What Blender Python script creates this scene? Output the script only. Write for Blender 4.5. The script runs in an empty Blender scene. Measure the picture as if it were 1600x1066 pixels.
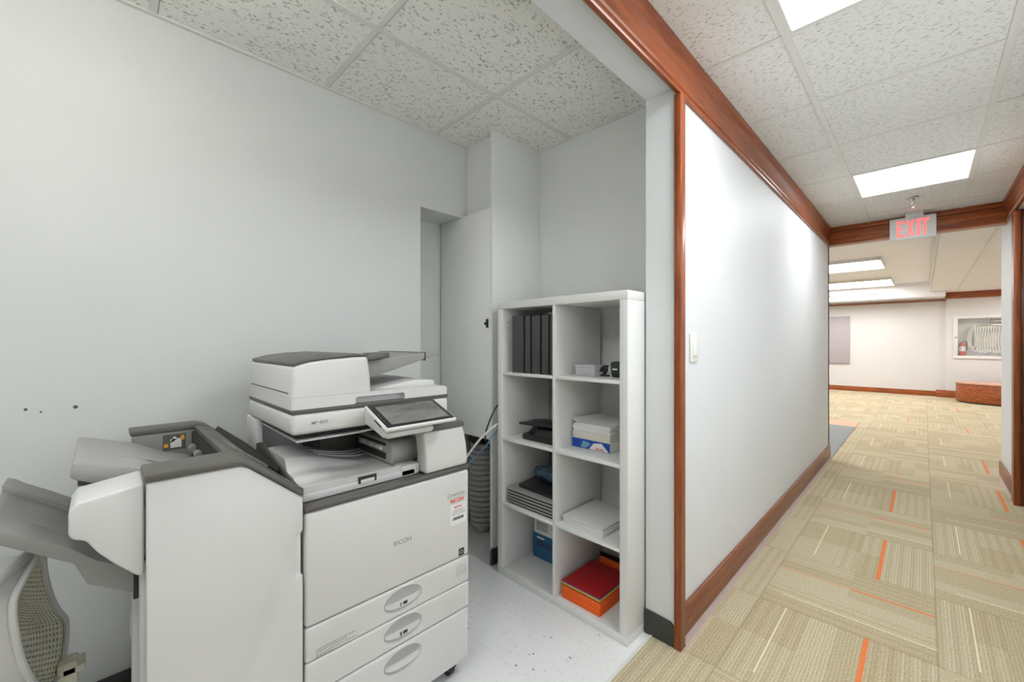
import bpy, bmesh, math, random
from mathutils import Vector, Matrix
random.seed(7)
scene = bpy.context.scene
col = scene.collection
R = math.radians

# ------------------------------------------------------------------ camera
cam_d = bpy.data.cameras.new('camera'); cam = bpy.data.objects.new('camera', cam_d); col.objects.link(cam)
cam_d.sensor_width = 36.0; cam_d.sensor_fit = 'HORIZONTAL'; cam_d.lens = 643/1600*36
cam_d.shift_y = (534-533)/1600
cam_d.clip_start = 0.02
CAMH = 1.256
cam.location = (0, 0, CAMH); cam.rotation_euler = (R(90), 0, R(45))
scene.camera = cam
# ------------------------------------------------------------------ world, exposure
w = bpy.data.worlds.new('world'); scene.world = w; w.use_nodes = True
w.node_tree.nodes['Background'].inputs[0].default_value = (.93, .975, 1, 1)
w.node_tree.nodes['Background'].inputs[1].default_value = 1.3
vs = scene.view_settings
vs.view_transform = 'Standard'; vs.look = 'None'; vs.gamma = 1; vs.use_curve_mapping = False
vs.exposure = 0.42
L_CORR, L_FAR, L_ALC = 13.0, 9.0, 4.3     # radiance of the ceiling diffusers

# ------------------------------------------------------------------ node helpers
class NT:
    def __init__(s, name):
        s.mat = bpy.data.materials.new(name); s.mat.use_nodes = True
        s.t = s.mat.node_tree; s.b = s.t.nodes['Principled BSDF']
    def n(s, ty, **kw):
        nd = s.t.nodes.new(ty)
        for k, v in kw.items(): setattr(nd, k, v)
        return nd
    def lk(s, a, b): s.t.links.new(a, b)
    def put(s, sock, v):
        if isinstance(v, (int, float)): sock.default_value = v
        elif isinstance(v, tuple): sock.default_value = v if len(v) == len(sock.default_value) else (*v, 1)
        else: s.lk(v, sock)
    def m(s, op, a, b=0.0, c=None):
        nd = s.n('ShaderNodeMath', operation=op); s.put(nd.inputs[0], a)
        if len(nd.inputs) > 1: s.put(nd.inputs[1], b)
        if c is not None: s.put(nd.inputs[2], c)
        return nd.outputs[0]
    def co(s, scale=(1, 1, 1), kind='Object', rot=(0, 0, 0)):
        tc = s.n('ShaderNodeTexCoord'); mp = s.n('ShaderNodeMapping')
        mp.inputs['Scale'].default_value = scale; mp.inputs['Rotation'].default_value = rot
        s.lk(tc.outputs[kind], mp.inputs[0]); return mp.outputs[0]
    def world(s):
        g = s.n('ShaderNodeNewGeometry'); x = s.n('ShaderNodeSeparateXYZ'); s.lk(g.outputs['Position'], x.inputs[0])
        return x.outputs, g.outputs['Position']
    def noise(s, vec, scale, detail=3, rough=.5):
        nd = s.n('ShaderNodeTexNoise'); nd.inputs['Scale'].default_value = scale
        nd.inputs['Detail'].default_value = detail; nd.inputs['Roughness'].default_value = rough
        if vec is not None: s.lk(vec, nd.inputs['Vector'])
        return nd.outputs['Fac']
    def mix(s, f, a, b, mode='MIX'):
        nd = s.n('ShaderNodeMix', data_type='RGBA', blend_type=mode)
        s.put(nd.inputs[0], f); s.put(nd.inputs[6], a); s.put(nd.inputs[7], b); return nd.outputs[2]
    def ramp(s, f, lo, hi):
        nd = s.n('ShaderNodeMapRange'); s.put(nd.inputs[0], f)
        nd.inputs[1].default_value = lo; nd.inputs[2].default_value = hi; return nd.outputs[0]
    def bump(s, h, strength=.3, dist=.001):
        nd = s.n('ShaderNodeBump'); nd.inputs['Strength'].default_value = strength
        nd.inputs['Distance'].default_value = dist; s.lk(h, nd.inputs['Height']); s.lk(nd.outputs[0], s.b.inputs['Normal'])
    def base(s, c, rough=.5, **kw):
        s.put(s.b.inputs['Base Color'], c); s.put(s.b.inputs['Roughness'], rough)
        for k, v in kw.items(): s.put(s.b.inputs[k.replace('_', ' ')], v)

def srgb(r, g, b):
    f = lambda c: (c/255/12.92) if c/255 <= .04045 else ((c/255+.055)/1.055)**2.4
    return (f(r), f(g), f(b), 1)

def plastic(name, c, rough=.45, var=.03, bump=.08, scale=400, **kw):
    m = NT(name); v = m.co()
    n1 = m.noise(v, 3, 3)
    cc = m.mix(m.ramp(n1, .3, .7), tuple(x*(1-var) for x in c[:3])+(1,), tuple(min(1, x*(1+var)) for x in c[:3])+(1,))
    m.base(cc, rough, **kw)
    if bump: m.bump(m.noise(v, scale, 2), bump, .0004)
    return m.mat

def emit(name, c, e):
    m = NT(name); m.base(c, .6); m.put(m.b.inputs['Emission Color'], c); m.put(m.b.inputs['Emission Strength'], e)
    return m.mat

def paint(name, c, dirt=.05):
    m = NT(name); _, p = m.world()
    a = m.noise(p, 1.7, 4, .6); b = m.noise(p, 14, 4, .6)
    c1 = m.mix(m.ramp(a, .35, .7), c, tuple(x*(1-dirt) for x in c[:3])+(1,))
    c1 = m.mix(m.m('MULTIPLY', m.ramp(b, .62, .8), .25), c1, tuple(x*.86 for x in c[:3])+(1,))
    m.base(c1, .55); m.bump(m.noise(p, 90, 3), .12, .002); return m.mat

M = {}
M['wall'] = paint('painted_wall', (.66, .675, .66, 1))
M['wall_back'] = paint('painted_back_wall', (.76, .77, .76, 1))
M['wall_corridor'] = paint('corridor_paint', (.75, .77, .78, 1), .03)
M['wall_far'] = paint('far_room_paint', (.72, .70, .685, 1), .03)
M['ceil_far'] = paint('far_ceiling_paint', (.88, .87, .89, 1), .03)
M['closet'] = paint('closet_paint', (.80, .82, .79, 1))
M['white'] = plastic('printer_white_plastic', (.66, .66, .645, 1), .42)
M['white2'] = plastic('tray_light_plastic', (.57, .57, .56, 1), .45)
M['tray'] = plastic('grey_tray_plastic', (.27, .265, .255, 1), .5)
M['dark'] = plastic('charcoal_trim_plastic', (.105, .10, .088, 1), .4)
M['black'] = plastic('black_plastic', (.018, .018, .018, 1), .35)
M['gap'] = plastic('dark_gap_rubber', (.03, .03, .028, 1), .8)
M['rubber'] = plastic('black_rubber_base', (.045, .048, .045, 1), .45, .3, .3, 30)
M['laminate'] = plastic('white_shelf_laminate', (.76, .765, .745, 1), .4, .02, .03)
M['cream'] = plastic('cream_chair_plastic', (.76, .73, .58, 1), .5)
M['chairwhite'] = plastic('white_chair_plastic', (.68, .68, .66, 1), .4)
M['tee'] = plastic('ceiling_grid_metal', (.74, .74, .70, 1), .45)
M['chrome'] = plastic('chrome_metal', (.6, .6, .6, 1), .2, Metallic=1.0)
M['vent'] = plastic('vent_slot_tee_shade_grey', (.35, .34, .33, 1), .6)  # vent slots, and the shade lines drawn beside the ceiling tees
M['text'] = plastic('printed_ink_black', (.03, .03, .03, 1), .6, bump=0)
M['textg'] = plastic('printed_ink_grey', (.28, .28, .27, 1), .6, bump=0)
M['textr'] = plastic('printed_ink_red', srgb(225, 60, 40), .6, bump=0)
M['textgreen'] = plastic('printed_ink_green', srgb(130, 155, 110), .6, bump=0)
M['label'] = plastic('white_label_paper', (.78, .78, .77, 1), .6, bump=0)
M['switch'] = plastic('ivory_switch_plastic', (.80, .80, .74, 1), .35)
M['hose'] = plastic('grey_hose_plastic', (.42, .43, .42, 1), .5)
M['diff'] = emit('light_diffuser', (.95, .99, 1, 1), L_CORR)
M['diff_far'] = emit('far_light_diffuser', (.97, .98, 1, 1), L_FAR)
M['diff_alc'] = emit('added_alcove_fill_diffuser', (1, .99, .95, 1), L_ALC)
M['exit'] = emit('exit_letter_glow', srgb(255, 110, 110), .8)
M['signface'] = plastic('exit_sign_grey', (.72, .76, .76, 1), .4)
M['boardgrey'] = plastic('grey_fabric_board', srgb(176, 168, 172), .9, .02, .3, 300)
M['red'] = plastic('red_paper', srgb(165, 16, 22), .6, .03, .1)
M['orange'] = plastic('orange_paper', srgb(245, 100, 15), .6, .03, .1)
M['yellow'] = plastic('yellow_paper', srgb(225, 165, 40), .6)
M['greenp'] = plastic('pale_green_paper', srgb(170, 190, 160), .6)
M['purple'] = plastic('purple_paper', srgb(95, 70, 150), .6)
M['blackp'] = plastic('black_paper', srgb(30, 22, 22), .6)
M['paper'] = plastic('white_paper', (.78, .78, .77, 1), .7)
M['creamp'] = plastic('cream_paper', (.70, .68, .60, 1), .7)
M['blue'] = plastic('blue_box_card', srgb(20, 70, 165), .5)
M['teal'] = plastic('teal_box_card', srgb(30, 95, 135), .5)
M['ltteal'] = plastic('light_blue_print', srgb(110, 160, 190), .5)
M['binder'] = plastic('black_binder_vinyl', (.065, .067, .068, 1), .4, .1, .3, 200)
M['binderedge'] = plastic('black_binder_edge', (.018, .018, .019, 1), .4)
M['laptop'] = plastic('grey_laptop_shell', (.36, .355, .34, 1), .4)
M['darkgreen'] = plastic('dark_green_plastic', (.012, .03, .028, 1), .35)
M['extred'] = plastic('extinguisher_red', srgb(205, 90, 70), .35)
M['hosewhite'] = plastic('canvas_hose', (.66, .66, .60, 1), .8)
M['screen'] = None

def wood(name, axis, c1, c2, gloss=.36):
    m = NT(name); _, p = m.world()
    sc = {'x': (1.2, 14, 14), 'y': (14, 1.2, 14), 'z': (14, 14, 1.2)}[axis]
    mp = m.n('ShaderNodeMapping'); mp.inputs['Scale'].default_value = sc; m.lk(p, mp.inputs[0])
    a = m.noise(mp.outputs[0], 3, 6, .65)
    mp2 = m.n('ShaderNodeMapping'); mp2.inputs['Scale'].default_value = tuple(4*x for x in sc); m.lk(p, mp2.inputs[0])
    b = m.noise(mp2.outputs[0], 5, 3, .6)
    c = m.mix(m.ramp(a, .3, .72), c1, c2)
    c = m.mix(m.m('MULTIPLY', m.ramp(b, .5, .75), .4), c, tuple(x*.45 for x in c1[:3])+(1,))
    m.base(c, gloss, Coat_Weight=.12, Coat_Roughness=.15); m.bump(b, .06, .001); return m.mat
wc1, wc2 = srgb(112, 50, 18), srgb(170, 88, 38)
M['wood_y'] = wood('red_brown_wood_along', 'y', wc1, wc2)
M['wood_x'] = wood('red_brown_wood_across', 'x', wc1, srgb(190, 104, 48))
M['wood_z'] = wood('red_brown_wood_upright', 'z', wc1, wc2)
M['wood_base'] = wood('worn_baseboard_wood', 'y', srgb(112, 62, 40), srgb(160, 98, 66), .4)
M['wood_post'] = wood('dark_burl_wood', 'z', srgb(70, 32, 10), srgb(150, 78, 28))

def ceiling_tile(name, c, big):
    m = NT(name); x, p = m.world()
    mp = m.n('ShaderNodeMapping'); mp.inputs['Scale'].default_value = (38, 95, 30) if not big else (110, 55, 30)
    mp.inputs['Rotation'].default_value = (0, 0, .35 if big else 1.2); m.lk(p, mp.inputs[0])
    f = m.noise(mp.outputs[0], 1.0 if big else 1.25, 2.5, .6)
    fis = m.ramp(f, .58, .64)
    d = m.noise(p, 260, 2); dots = m.ramp(d, .62, .72)
    k = m.m('MAXIMUM', fis, m.m('MULTIPLY', dots, .45))
    st = m.ramp(m.noise(p, 2.2, 4), .5, .8)
    cc = m.mix(m.m('MULTIPLY', st, .25), c, tuple(q*.85 for q in c[:3])+(1,))
    m.base(m.mix(m.m('MULTIPLY', k, .62 if big else .5), cc, (.20, .19, .16, 1)), .9)
    m.bump(m.m('SUBTRACT', 1, k), .5, .003); return m.mat
M['tile_alc'] = ceiling_tile('fissured_ceiling_tile_alcove', (.88, .88, .84, 1), True)
M['tile_cor'] = ceiling_tile('fissured_ceiling_tile_corridor', (.82, .825, .80, 1), False)

def vinyl():
    m = NT('white_vinyl_tile'); x, p = m.world()
    fx = m.m('FRACT', m.m('DIVIDE', m.m('ADD', x[0], .05+9*.305), .305)); fy = m.m('FRACT', m.m('DIVIDE', m.m('ADD', x[1], .10+9*.305), .305))
    sx = m.m('LESS_THAN', m.m('ABSOLUTE', m.m('SUBTRACT', fx, .5)), .494); sy = m.m('LESS_THAN', m.m('ABSOLUTE', m.m('SUBTRACT', fy, .5)), .494)
    seam = m.m('SUBTRACT', 1, m.m('MULTIPLY', sx, sy))
    n1 = m.noise(p, 45, 4, .7); n2 = m.noise(p, 3, 4)
    c = m.mix(m.ramp(n2, .35, .7), (.80, .80, .80, 1), (.86, .86, .86, 1))
    c = m.mix(m.m('MULTIPLY', m.ramp(n1, .56, .66), .25), c, (.42, .42, .42, 1))
    chip = m.ramp(m.m('ADD', m.noise(p, 24, 3, .6), m.m('MULTIPLY', n2, .12)), .755, .77)
    c = m.mix(chip, c, (.10, .10, .09, 1)); c = m.mix(m.m('MULTIPLY', seam, .13), c, (.4, .4, .4, 1))
    m.base(c, .35); return m.mat
M['vinyl'] = vinyl()

def carpet():
    m = NT('patterned_carpet_tile'); x, p = m.world(); T = .61
    u = m.m('DIVIDE', m.m('SUBTRACT', x[0], .04-20*T), T); v = m.m('DIVIDE', m.m('SUBTRACT', x[1], 2.29-20*T), T)
    iu = m.m('FLOOR', u); iv = m.m('FLOOR', v); fu = m.m('FRACT', u); fv = m.m('FRACT', v)
    # par = 1 where the stripes run along y
    par = m.m('MODULO', m.m('ADD', m.m('ADD', iu, iv), 1), 2)
    # the cut strip of tiles along the left wall runs along y throughout
    strip = m.m('MULTIPLY', m.m('LESS_THAN', iu, 18.5), m.m('LESS_THAN', x[1], 6.0))
    par = m.m('MAXIMUM', par, strip)
    def sel(a, b): return m.m('ADD', m.m('MULTIPLY', par, a), m.m('MULTIPLY', m.m('SUBTRACT', 1, par), b))
    a = sel(fu, fv); b = sel(fv, fu)
    def band(q, c, h): return m.m('LESS_THAN', m.m('ABSOLUTE', m.m('SUBTRACT', q, c)), h)
    ribs = m.m('SINE', m.m('MULTIPLY', a, 2*math.pi*52)); ribs = m.m('MULTIPLY_ADD', ribs, .5, .5)
    wide = m.m('SINE', m.m('MULTIPLY', a, 2*math.pi*13)); wide = m.m('GREATER_THAN', wide, .2)
    half = m.m('GREATER_THAN', b, .5)
    tid = m.n('ShaderNodeTexWhiteNoise', noise_dimensions='3D'); cv = m.n('ShaderNodeCombineXYZ')
    m.lk(iu, cv.inputs[0]); m.lk(iv, cv.inputs[1]); m.lk(m.m('FLOOR', m.m('MULTIPLY', a, 3.0)), cv.inputs[2]); m.lk(cv.outputs[0], tid.inputs[0])
    rv = tid.outputs[0]
    tid2 = m.n('ShaderNodeTexWhiteNoise', noise_dimensions='3D'); cv2 = m.n('ShaderNodeCombineXYZ')
    m.lk(iu, cv2.inputs[0]); m.lk(half, cv2.inputs[1]); m.lk(m.m('ADD', m.m('FLOOR', m.m('MULTIPLY', a, 6.0)), m.m('MULTIPLY', iv, 7)), cv2.inputs[2]); m.lk(cv2.outputs[0], tid2.inputs[0])
    rv2 = tid2.outputs[0]
    c0, c1, c2 = srgb(186, 170, 132), srgb(216, 205, 180), srgb(168, 150, 112)
    n = m.noise(p, 190, 3, .75)
    c = m.mix(m.m('MULTIPLY', ribs, .7), c1, c0)
    st = m.m('MULTIPLY', wide, m.m('GREATER_THAN', rv, .35))
    c = m.mix(m.m('MULTIPLY', st, .32), c, c2)
    c = m.mix(m.m('MULTIPLY', m.m('GREATER_THAN', rv2, .62), .3), c, srgb(160, 138, 94))
    c = m.mix(m.m('MULTIPLY', m.ramp(n, .42, .62), .62), c, srgb(138, 122, 82))
    c = m.mix(m.m('MULTIPLY', m.ramp(m.noise(p, 120, 3, .8), .52, .66), .45), c, srgb(232, 220, 190))
    oh = m.m('MULTIPLY', band(a, .655, .010), m.m('MAXIMUM', half, .45)); ov = band(a, .655, .014)
    orange = m.m('MULTIPLY', m.m('SUBTRACT', 1, strip), sel(ov, m.m('MULTIPLY', oh, 1)))
    far = m.m('GREATER_THAN', x[1], 5.4); orange = m.m('MULTIPLY', orange, m.m('SUBTRACT', 1, m.m('MULTIPLY', far, m.m('GREATER_THAN', rv2, .35))))
    cream = m.m('MULTIPLY', band(a, .185, .005), m.m('GREATER_THAN', b, .12))
    c = m.mix(m.m('MULTIPLY', cream, .8), c, srgb(238, 230, 195))
    c = m.mix(orange, c, srgb(230, 128, 72))
    edge = m.m('LESS_THAN', m.m('MINIMUM', m.m('MINIMUM', fu, m.m('SUBTRACT', 1, fu)), m.m('MINIMUM', fv, m.m('SUBTRACT', 1, fv))), .006)
    c = m.mix(m.m('MULTIPLY', edge, .3), c, srgb(110, 95, 65))
    m.base(c, .95); m.bump(m.m('ADD', m.m('MULTIPLY', ribs, -.5), n), .5, .003); return m.mat
M['carpet'] = carpet()
def plaincarpet(name, c):
    m = NT(name); _, p = m.world(); n = m.noise(p, 60, 4, .8)
    m.base(m.mix(m.ramp(n, .3, .7), c, tuple(q*.65 for q in c[:3])+(1,)), .95); m.bump(n, .4, .003); return m.mat
M['carpet_grey'] = plaincarpet('grey_carpet', srgb(155, 158, 158))
M['carpet_peach'] = plaincarpet('peach_carpet_strip', srgb(236, 190, 160))

def screen_mat():
    m = NT('smudged_reflecting_touch_screen'); v = m.co((9, 5, 9)); n = m.noise(v, 1.6, 5, .6)
    c = m.mix(m.ramp(n, .35, .65), (.09, .09, .085, 1), (.24, .24, .23, 1))  # smudges and pale reflections both put into the screen colour
    m.base(c, m.ramp(n, -.3, 1.6)); return m.mat
M['screen'] = screen_mat()
def glass(name, c=(1, 1, 1, 1), rough=.02, alpha=.2):
    m = NT(name); m.base(c, rough, Alpha=alpha); m.b.inputs['Specular IOR Level'].default_value = .6; return m.mat
M['glass'] = glass('cabinet_glass', (.85, .92, .9, 1), .03, .05)
M['clear'] = glass('clear_plastic', (.8, .8, .84, 1), .15, .45)
M['bubble'] = glass('blue_bubble_plastic', (.06, .12, .17, 1), .15, .8)

# ------------------------------------------------------------------ mesh helpers
def NB(): return bmesh.new()
def _merge(bm, tmp):
    me = bpy.data.meshes.new('t'); tmp.to_mesh(me); tmp.free(); bm.from_mesh(me); bpy.data.meshes.remove(me)
def _bev(t, bev, seg, sel=None):
    es = [e for e in t.edges if sel is None or sel(e)]
    if bev > 0 and es: bmesh.ops.bevel(t, geom=es, offset=bev, segments=seg, affect='EDGES', profile=.5, clamp_overlap=True)
def box(bm, x0, x1, y0, y1, z0, z1, bev=0, seg=2, mat=None, sel=None, mi=0):
    t = bmesh.new(); bmesh.ops.create_cube(t, size=1)
    for v in t.verts: v.co = Vector(((x0+x1)/2+v.co.x*(x1-x0), (y0+y1)/2+v.co.y*(y1-y0), (z0+z1)/2+v.co.z*(z1-z0)))
    _bev(t, bev, seg, sel)
    if mat is not None: bmesh.ops.transform(t, matrix=mat, verts=t.verts)
    for f in t.faces: f.material_index = mi
    _merge(bm, t); return bm
def prism(bm, pts, axis, a0, a1, bev=0, seg=2, mat=None, mi=0, sel=None):
    t = bmesh.new()
    def P(p, a): return {'x': (a, p[0], p[1]), 'y': (p[0], a, p[1]), 'z': (p[0], p[1], a)}[axis]
    A = [t.verts.new(P(p, a0)) for p in pts]; B = [t.verts.new(P(p, a1)) for p in pts]; n = len(pts)
    t.faces.new(A); t.faces.new(B[::-1])
    for i in range(n): t.faces.new((A[i], B[i], B[(i+1) % n], A[(i+1) % n]))
    bmesh.ops.recalc_face_normals(t, faces=t.faces)
    _bev(t, bev, seg, sel)
    if mat is not None: bmesh.ops.transform(t, matrix=mat, verts=t.verts)
    for f in t.faces: f.material_index = mi
    _merge(bm, t); return bm
def cyl(bm, p0, p1, r0, r1=None, n=24, bev=0):
    r1 = r0 if r1 is None else r1; p0 = Vector(p0); p1 = Vector(p1); d = p1-p0
    t = bmesh.new(); bmesh.ops.create_cone(t, cap_ends=True, segments=n, radius1=r0, radius2=r1, depth=d.length)
    _bev(t, bev, 2, lambda e: any(len(f.verts) > 4 for f in e.link_faces))
    bmesh.ops.transform(t, matrix=Matrix.Translation((p0+p1)/2) @ d.to_track_quat('Z', 'Y').to_matrix().to_4x4(), verts=t.verts)
    _merge(bm, t); return bm
def tube(bm, pts, r, n=8, closed=False, sub=6):
    P = [Vector(p) for p in pts]; Q = []
    if sub > 1 and len(P) > 2:
        N = len(P); rng = range(N) if closed else range(N-1)
        for i in rng:
            g = (lambda k: P[k % N]) if closed else (lambda k: P[max(0, min(N-1, k))])
            a, b, c, d = g(i-1), g(i), g(i+1), g(i+2)
            for j in range(sub):
                s = j/sub; Q.append(.5*((2*b)+(c-a)*s+(2*a-5*b+4*c-d)*s*s+(3*b-a-3*c+d)*s**3))
        if not closed: Q.append(P[-1])
    else: Q = P
    rings = []; N = len(Q); up = None
    for i, q in enumerate(Q):
        a = Q[(i-1) % N] if (closed or i) else Q[0]; b = Q[(i+1) % N] if (closed or i < N-1) else Q[-1]
        tg = (b-a).normalized()
        if up is None: up = tg.orthogonal().normalized()
        up = (up-tg*up.dot(tg)).normalized(); sd = tg.cross(up)
        rings.append([bm.verts.new(q+(up*math.cos(2*math.pi*k/n)+sd*math.sin(2*math.pi*k/n))*r) for k in range(n)])
    for i in range(N if closed else N-1):
        A, B = rings[i], rings[(i+1) % N]
        for k in range(n): bm.faces.new((A[k], A[(k+1) % n], B[(k+1) % n], B[k]))
    if not closed: bm.faces.new(rings[0][::-1]); bm.faces.new(rings[-1])
    return bm
def lathe(bm, prof, c, n=32):
    rings = [[bm.verts.new((c[0]+r*math.cos(2*math.pi*k/n), c[1]+r*math.sin(2*math.pi*k/n), z)) for k in range(n)] for r, z in prof]
    for A, B in zip(rings, rings[1:]):
        for k in range(n): bm.faces.new((A[k], A[(k+1) % n], B[(k+1) % n], B[k]))
    bm.faces.new(rings[0][::-1]); bm.faces.new(rings[-1]); return bm
def grid(bm, fn, nu, nv, thick=None):
    V = [[bm.verts.new(fn(i/nu, j/nv)) for j in range(nv+1)] for i in range(nu+1)]
    for i in range(nu):
        for j in range(nv): bm.faces.new((V[i][j], V[i+1][j], V[i+1][j+1], V[i][j+1]))
    return V
def sheet(bm, fn, nu, nv, th):
    A = grid(bm, fn, nu, nv); B = grid(bm, lambda u, v: Vector(fn(u, v))+Vector((0, 0, th)), nu, nv)
    E_ = [(i, 0) for i in range(nu)]+[(nu, j) for j in range(nv)]+[(i, nv) for i in range(nu, 0, -1)]+[(0, j) for j in range(nv, 0, -1)]
    for k in range(len(E_)):
        a, b = E_[k], E_[(k+1) % len(E_)]; bm.faces.new((A[a[0]][a[1]], A[b[0]][b[1]], B[b[0]][b[1]], B[a[0]][a[1]]))
def text_into(bm, s, size, origin, right, up, depth=.0004, mi=0, bold=0):
    cu = bpy.data.curves.new('t', 'FONT'); cu.body = s; cu.size = size; cu.extrude = depth/2; cu.offset = bold
    ob = bpy.data.objects.new('t', cu); col.objects.link(ob)
    dg = bpy.context.evaluated_depsgraph_get(); me = bpy.data.meshes.new_from_object(ob.evaluated_get(dg))
    r = Vector(right).normalized(); u = Vector(up).normalized(); n = r.cross(u)
    mt = Matrix(((r.x, u.x, n.x, origin[0]), (r.y, u.y, n.y, origin[1]), (r.z, u.z, n.z, origin[2]), (0, 0, 0, 1)))
    me.transform(mt)
    for p in me.polygons: p.material_index = mi
    bm.from_mesh(me); bpy.data.objects.remove(ob); bpy.data.curves.remove(cu); bpy.data.meshes.remove(me)
def wloc(o):
    v = Vector((0, 0, 0))
    while o: v += o.location; o = o.parent
    return v
def obj(name, bm, mat, parent=None, smooth=30, label=None, stay=False):
    me = bpy.data.meshes.new(name); bmesh.ops.recalc_face_normals(bm, faces=bm.faces) if not stay else None
    bm.to_mesh(me); bm.free()
    for mm in (mat if isinstance(mat, (list, tuple)) else [mat]): me.materials.append(M[mm] if isinstance(mm, str) else mm)
    o = bpy.data.objects.new(name, me); col.objects.link(o)
    if smooth:
        for p in me.polygons: p.use_smooth = True
        me.set_sharp_from_angle(angle=R(smooth))
    if parent:
        L = wloc(parent); o.parent = parent
    else:
        xs = [v.co for v in me.vertices]
        L = Vector(((min(v.x for v in xs)+max(v.x for v in xs))/2, (min(v.y for v in xs)+max(v.y for v in xs))/2, min(v.z for v in xs))); o.location = L
    me.transform(Matrix.Translation(-L))
    if label: o['label'] = label
    return o
def tag(o, label, cat, group=None):
    o['label'] = label; o['category'] = cat
    if group: o['group'] = group
    return o
def thing(name, loc, label, cat, group=None):
    o = bpy.data.objects.new(name, None); o.empty_display_size = .05; col.objects.link(o); o.location = loc
    return tag(o, label, cat, group)
def struct(name, bm, mat, parent=None, smooth=30):
    o = obj(name, bm, mat, parent, smooth)
    if not parent: o['kind'] = 'structure'
    return o
def cut(o, bm):
    """subtract a shape (world coordinates) from an object"""
    me = bpy.data.meshes.new('c'); bmesh.ops.recalc_face_normals(bm, faces=bm.faces); bm.to_mesh(me); bm.free()
    c = bpy.data.objects.new('c', me); col.objects.link(c)
    par = o.parent; o.parent = None; loc = o.location.copy()
    o.location = wloc(par)+loc if par else loc
    md = o.modifiers.new('b', 'BOOLEAN'); md.object = c; md.operation = 'DIFFERENCE'; md.solver = 'EXACT'
    bpy.context.view_layer.update()
    dg = bpy.context.evaluated_depsgraph_get(); nm = bpy.data.meshes.new_from_object(o.evaluated_get(dg))
    o.modifiers.clear(); o.data = nm; o.parent = par; o.location = loc
    for p in nm.polygons: p.use_smooth = True
    nm.set_sharp_from_angle(angle=R(30))
    bpy.data.objects.remove(c)
def copy_tree(o, off=(0, 0, 0), label=None, parent=None):
    c = o.copy(); col.objects.link(c); c.parent = parent
    if parent is None: c.location = o.location+Vector(off)
    if label: c['label'] = label
    for ch in list(o.children): copy_tree(ch, parent=c)
    return c
vert = lambda e: abs((e.verts[0].co-e.verts[1].co).normalized().z) > .9

# ================================================================== SETTING
XL, XW, XWI = -1.99, -.715, -.85       # alcove wall, corridor wall, its alcove side
H = 2.45
# floors
def quadfloor(rects, z0=-.05, z1=0):
    bm = NB()
    for r in rects: box(bm, *r, z0, z1)
    return bm
struct('floor', quadfloor([(-.82, .9, -2.5, 5.5), (.9, 2.4, 3.5, 5.5), (-.70, 4.5, 5.5, 14), (-6, -.70, 8.35, 14)]), 'carpet', smooth=0)
struct('floor', quadfloor([(-2.4, -.826, -2.5, 2.0)]), 'vinyl', smooth=0)
struct('floor', quadfloor([(-6, -.705, 5.4, 7.85)]), 'carpet_grey', smooth=0)
struct('floor', quadfloor([(-6, -.705, 7.85, 8.35)]), 'carpet_peach', smooth=0)
struct('trim_1', box(NB(), -.828, -.817, -1.5, 1.668, -.01, .004, .002), 'tee')
# alcove walls
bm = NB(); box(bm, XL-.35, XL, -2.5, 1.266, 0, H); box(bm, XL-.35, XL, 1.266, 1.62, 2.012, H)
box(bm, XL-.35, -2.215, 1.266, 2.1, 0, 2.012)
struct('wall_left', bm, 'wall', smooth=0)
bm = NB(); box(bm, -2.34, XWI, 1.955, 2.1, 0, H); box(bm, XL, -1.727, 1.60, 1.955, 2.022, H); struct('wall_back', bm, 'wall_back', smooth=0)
bm = NB(); box(bm, -1.727, -1.71, 1.553, 1.954, .0, H-.001); struct('wall_closet', bm, 'closet', smooth=0)
struct('trim_2', prism(NB(), [(-1.7272, .0), (-1.7088, .0), (-1.7088, .09), (-1.714, .105), (-1.7272, .07)], 'y', 1.5515, 1.62), 'rubber')
# closet door
bm = NB(); box(bm, -2.205, -1.729, 1.555, 1.573, .70, 2.012, .002)
dr = struct('door_1', bm, 'closet')
bm = NB(); box(bm, -1.757, -1.743, 1.546, 1.555, 1.335, 1.385, .002); box(bm, -1.772, -1.757, 1.547, 1.555, 1.352, 1.366, .001); cyl(bm, (-1.75, 1.548, 1.36), (-1.75, 1.538, 1.36), .006)
obj('latch', bm, 'black', dr, label='small black latch')
# corridor left wall, header, rear walls
bm = NB(); box(bm, XWI, XW, 1.67, 5.52, 0, H); box(bm, XWI, XW, -1.35, 1.67, 2.30, H); box(bm, XWI, XW, -2.5, -1.35, 0, H)
o = struct('wall_corridor', bm, 'wall_corridor', smooth=0)
struct('wall_rear', box(NB(), -2.4, .9, -2.6, -2.5, 0, H), 'wall_corridor', smooth=0)
struct('wall_front', box(NB(), -2.34, XWI, -1.5, -1.38, 0, H), 'wall', smooth=0)
# right side of corridor: wall, opening, stub beyond the beam
WY0, WY1, WZ0, WZ1 = .2, 2.7, .80, 2.22      # unseen window opening added to fill the alcove with daylight
bm = NB(); box(bm, .51, .66, -2.5, WY0, 0, H); box(bm, .51, .66, WY1, 4.2, 0, H); box(bm, .51, .66, WY0, WY1, 0, WZ0); box(bm, .51, .66, WY0, WY1, WZ1, H); box(bm, .51, .66, 5.12, 5.9, 0, H+.1); box(bm, .51, .66, 4.2, 5.12, 2.27, H)
box(bm, .66, 2.3, 5.75, 5.9, 0, H); box(bm, 2.3, 2.4, 3.4, 5.9, 0, H); box(bm, .66, 2.4, 3.4, 3.5, 0, H)
struct('wall_right', bm, 'wall_corridor', smooth=0)
bm = NB()
for k in range(4):
    y = WY0+(WY1-WY0-.05)*k/3; box(bm, .56, .60, y, y+.05, WZ0, WZ1, .003)
box(bm, .56, .60, WY0+.05, WY1-.05, WZ0, WZ0+.05, .003); box(bm, .56, .60, WY0+.05, WY1-.05, WZ1-.05, WZ1, .003)
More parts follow.
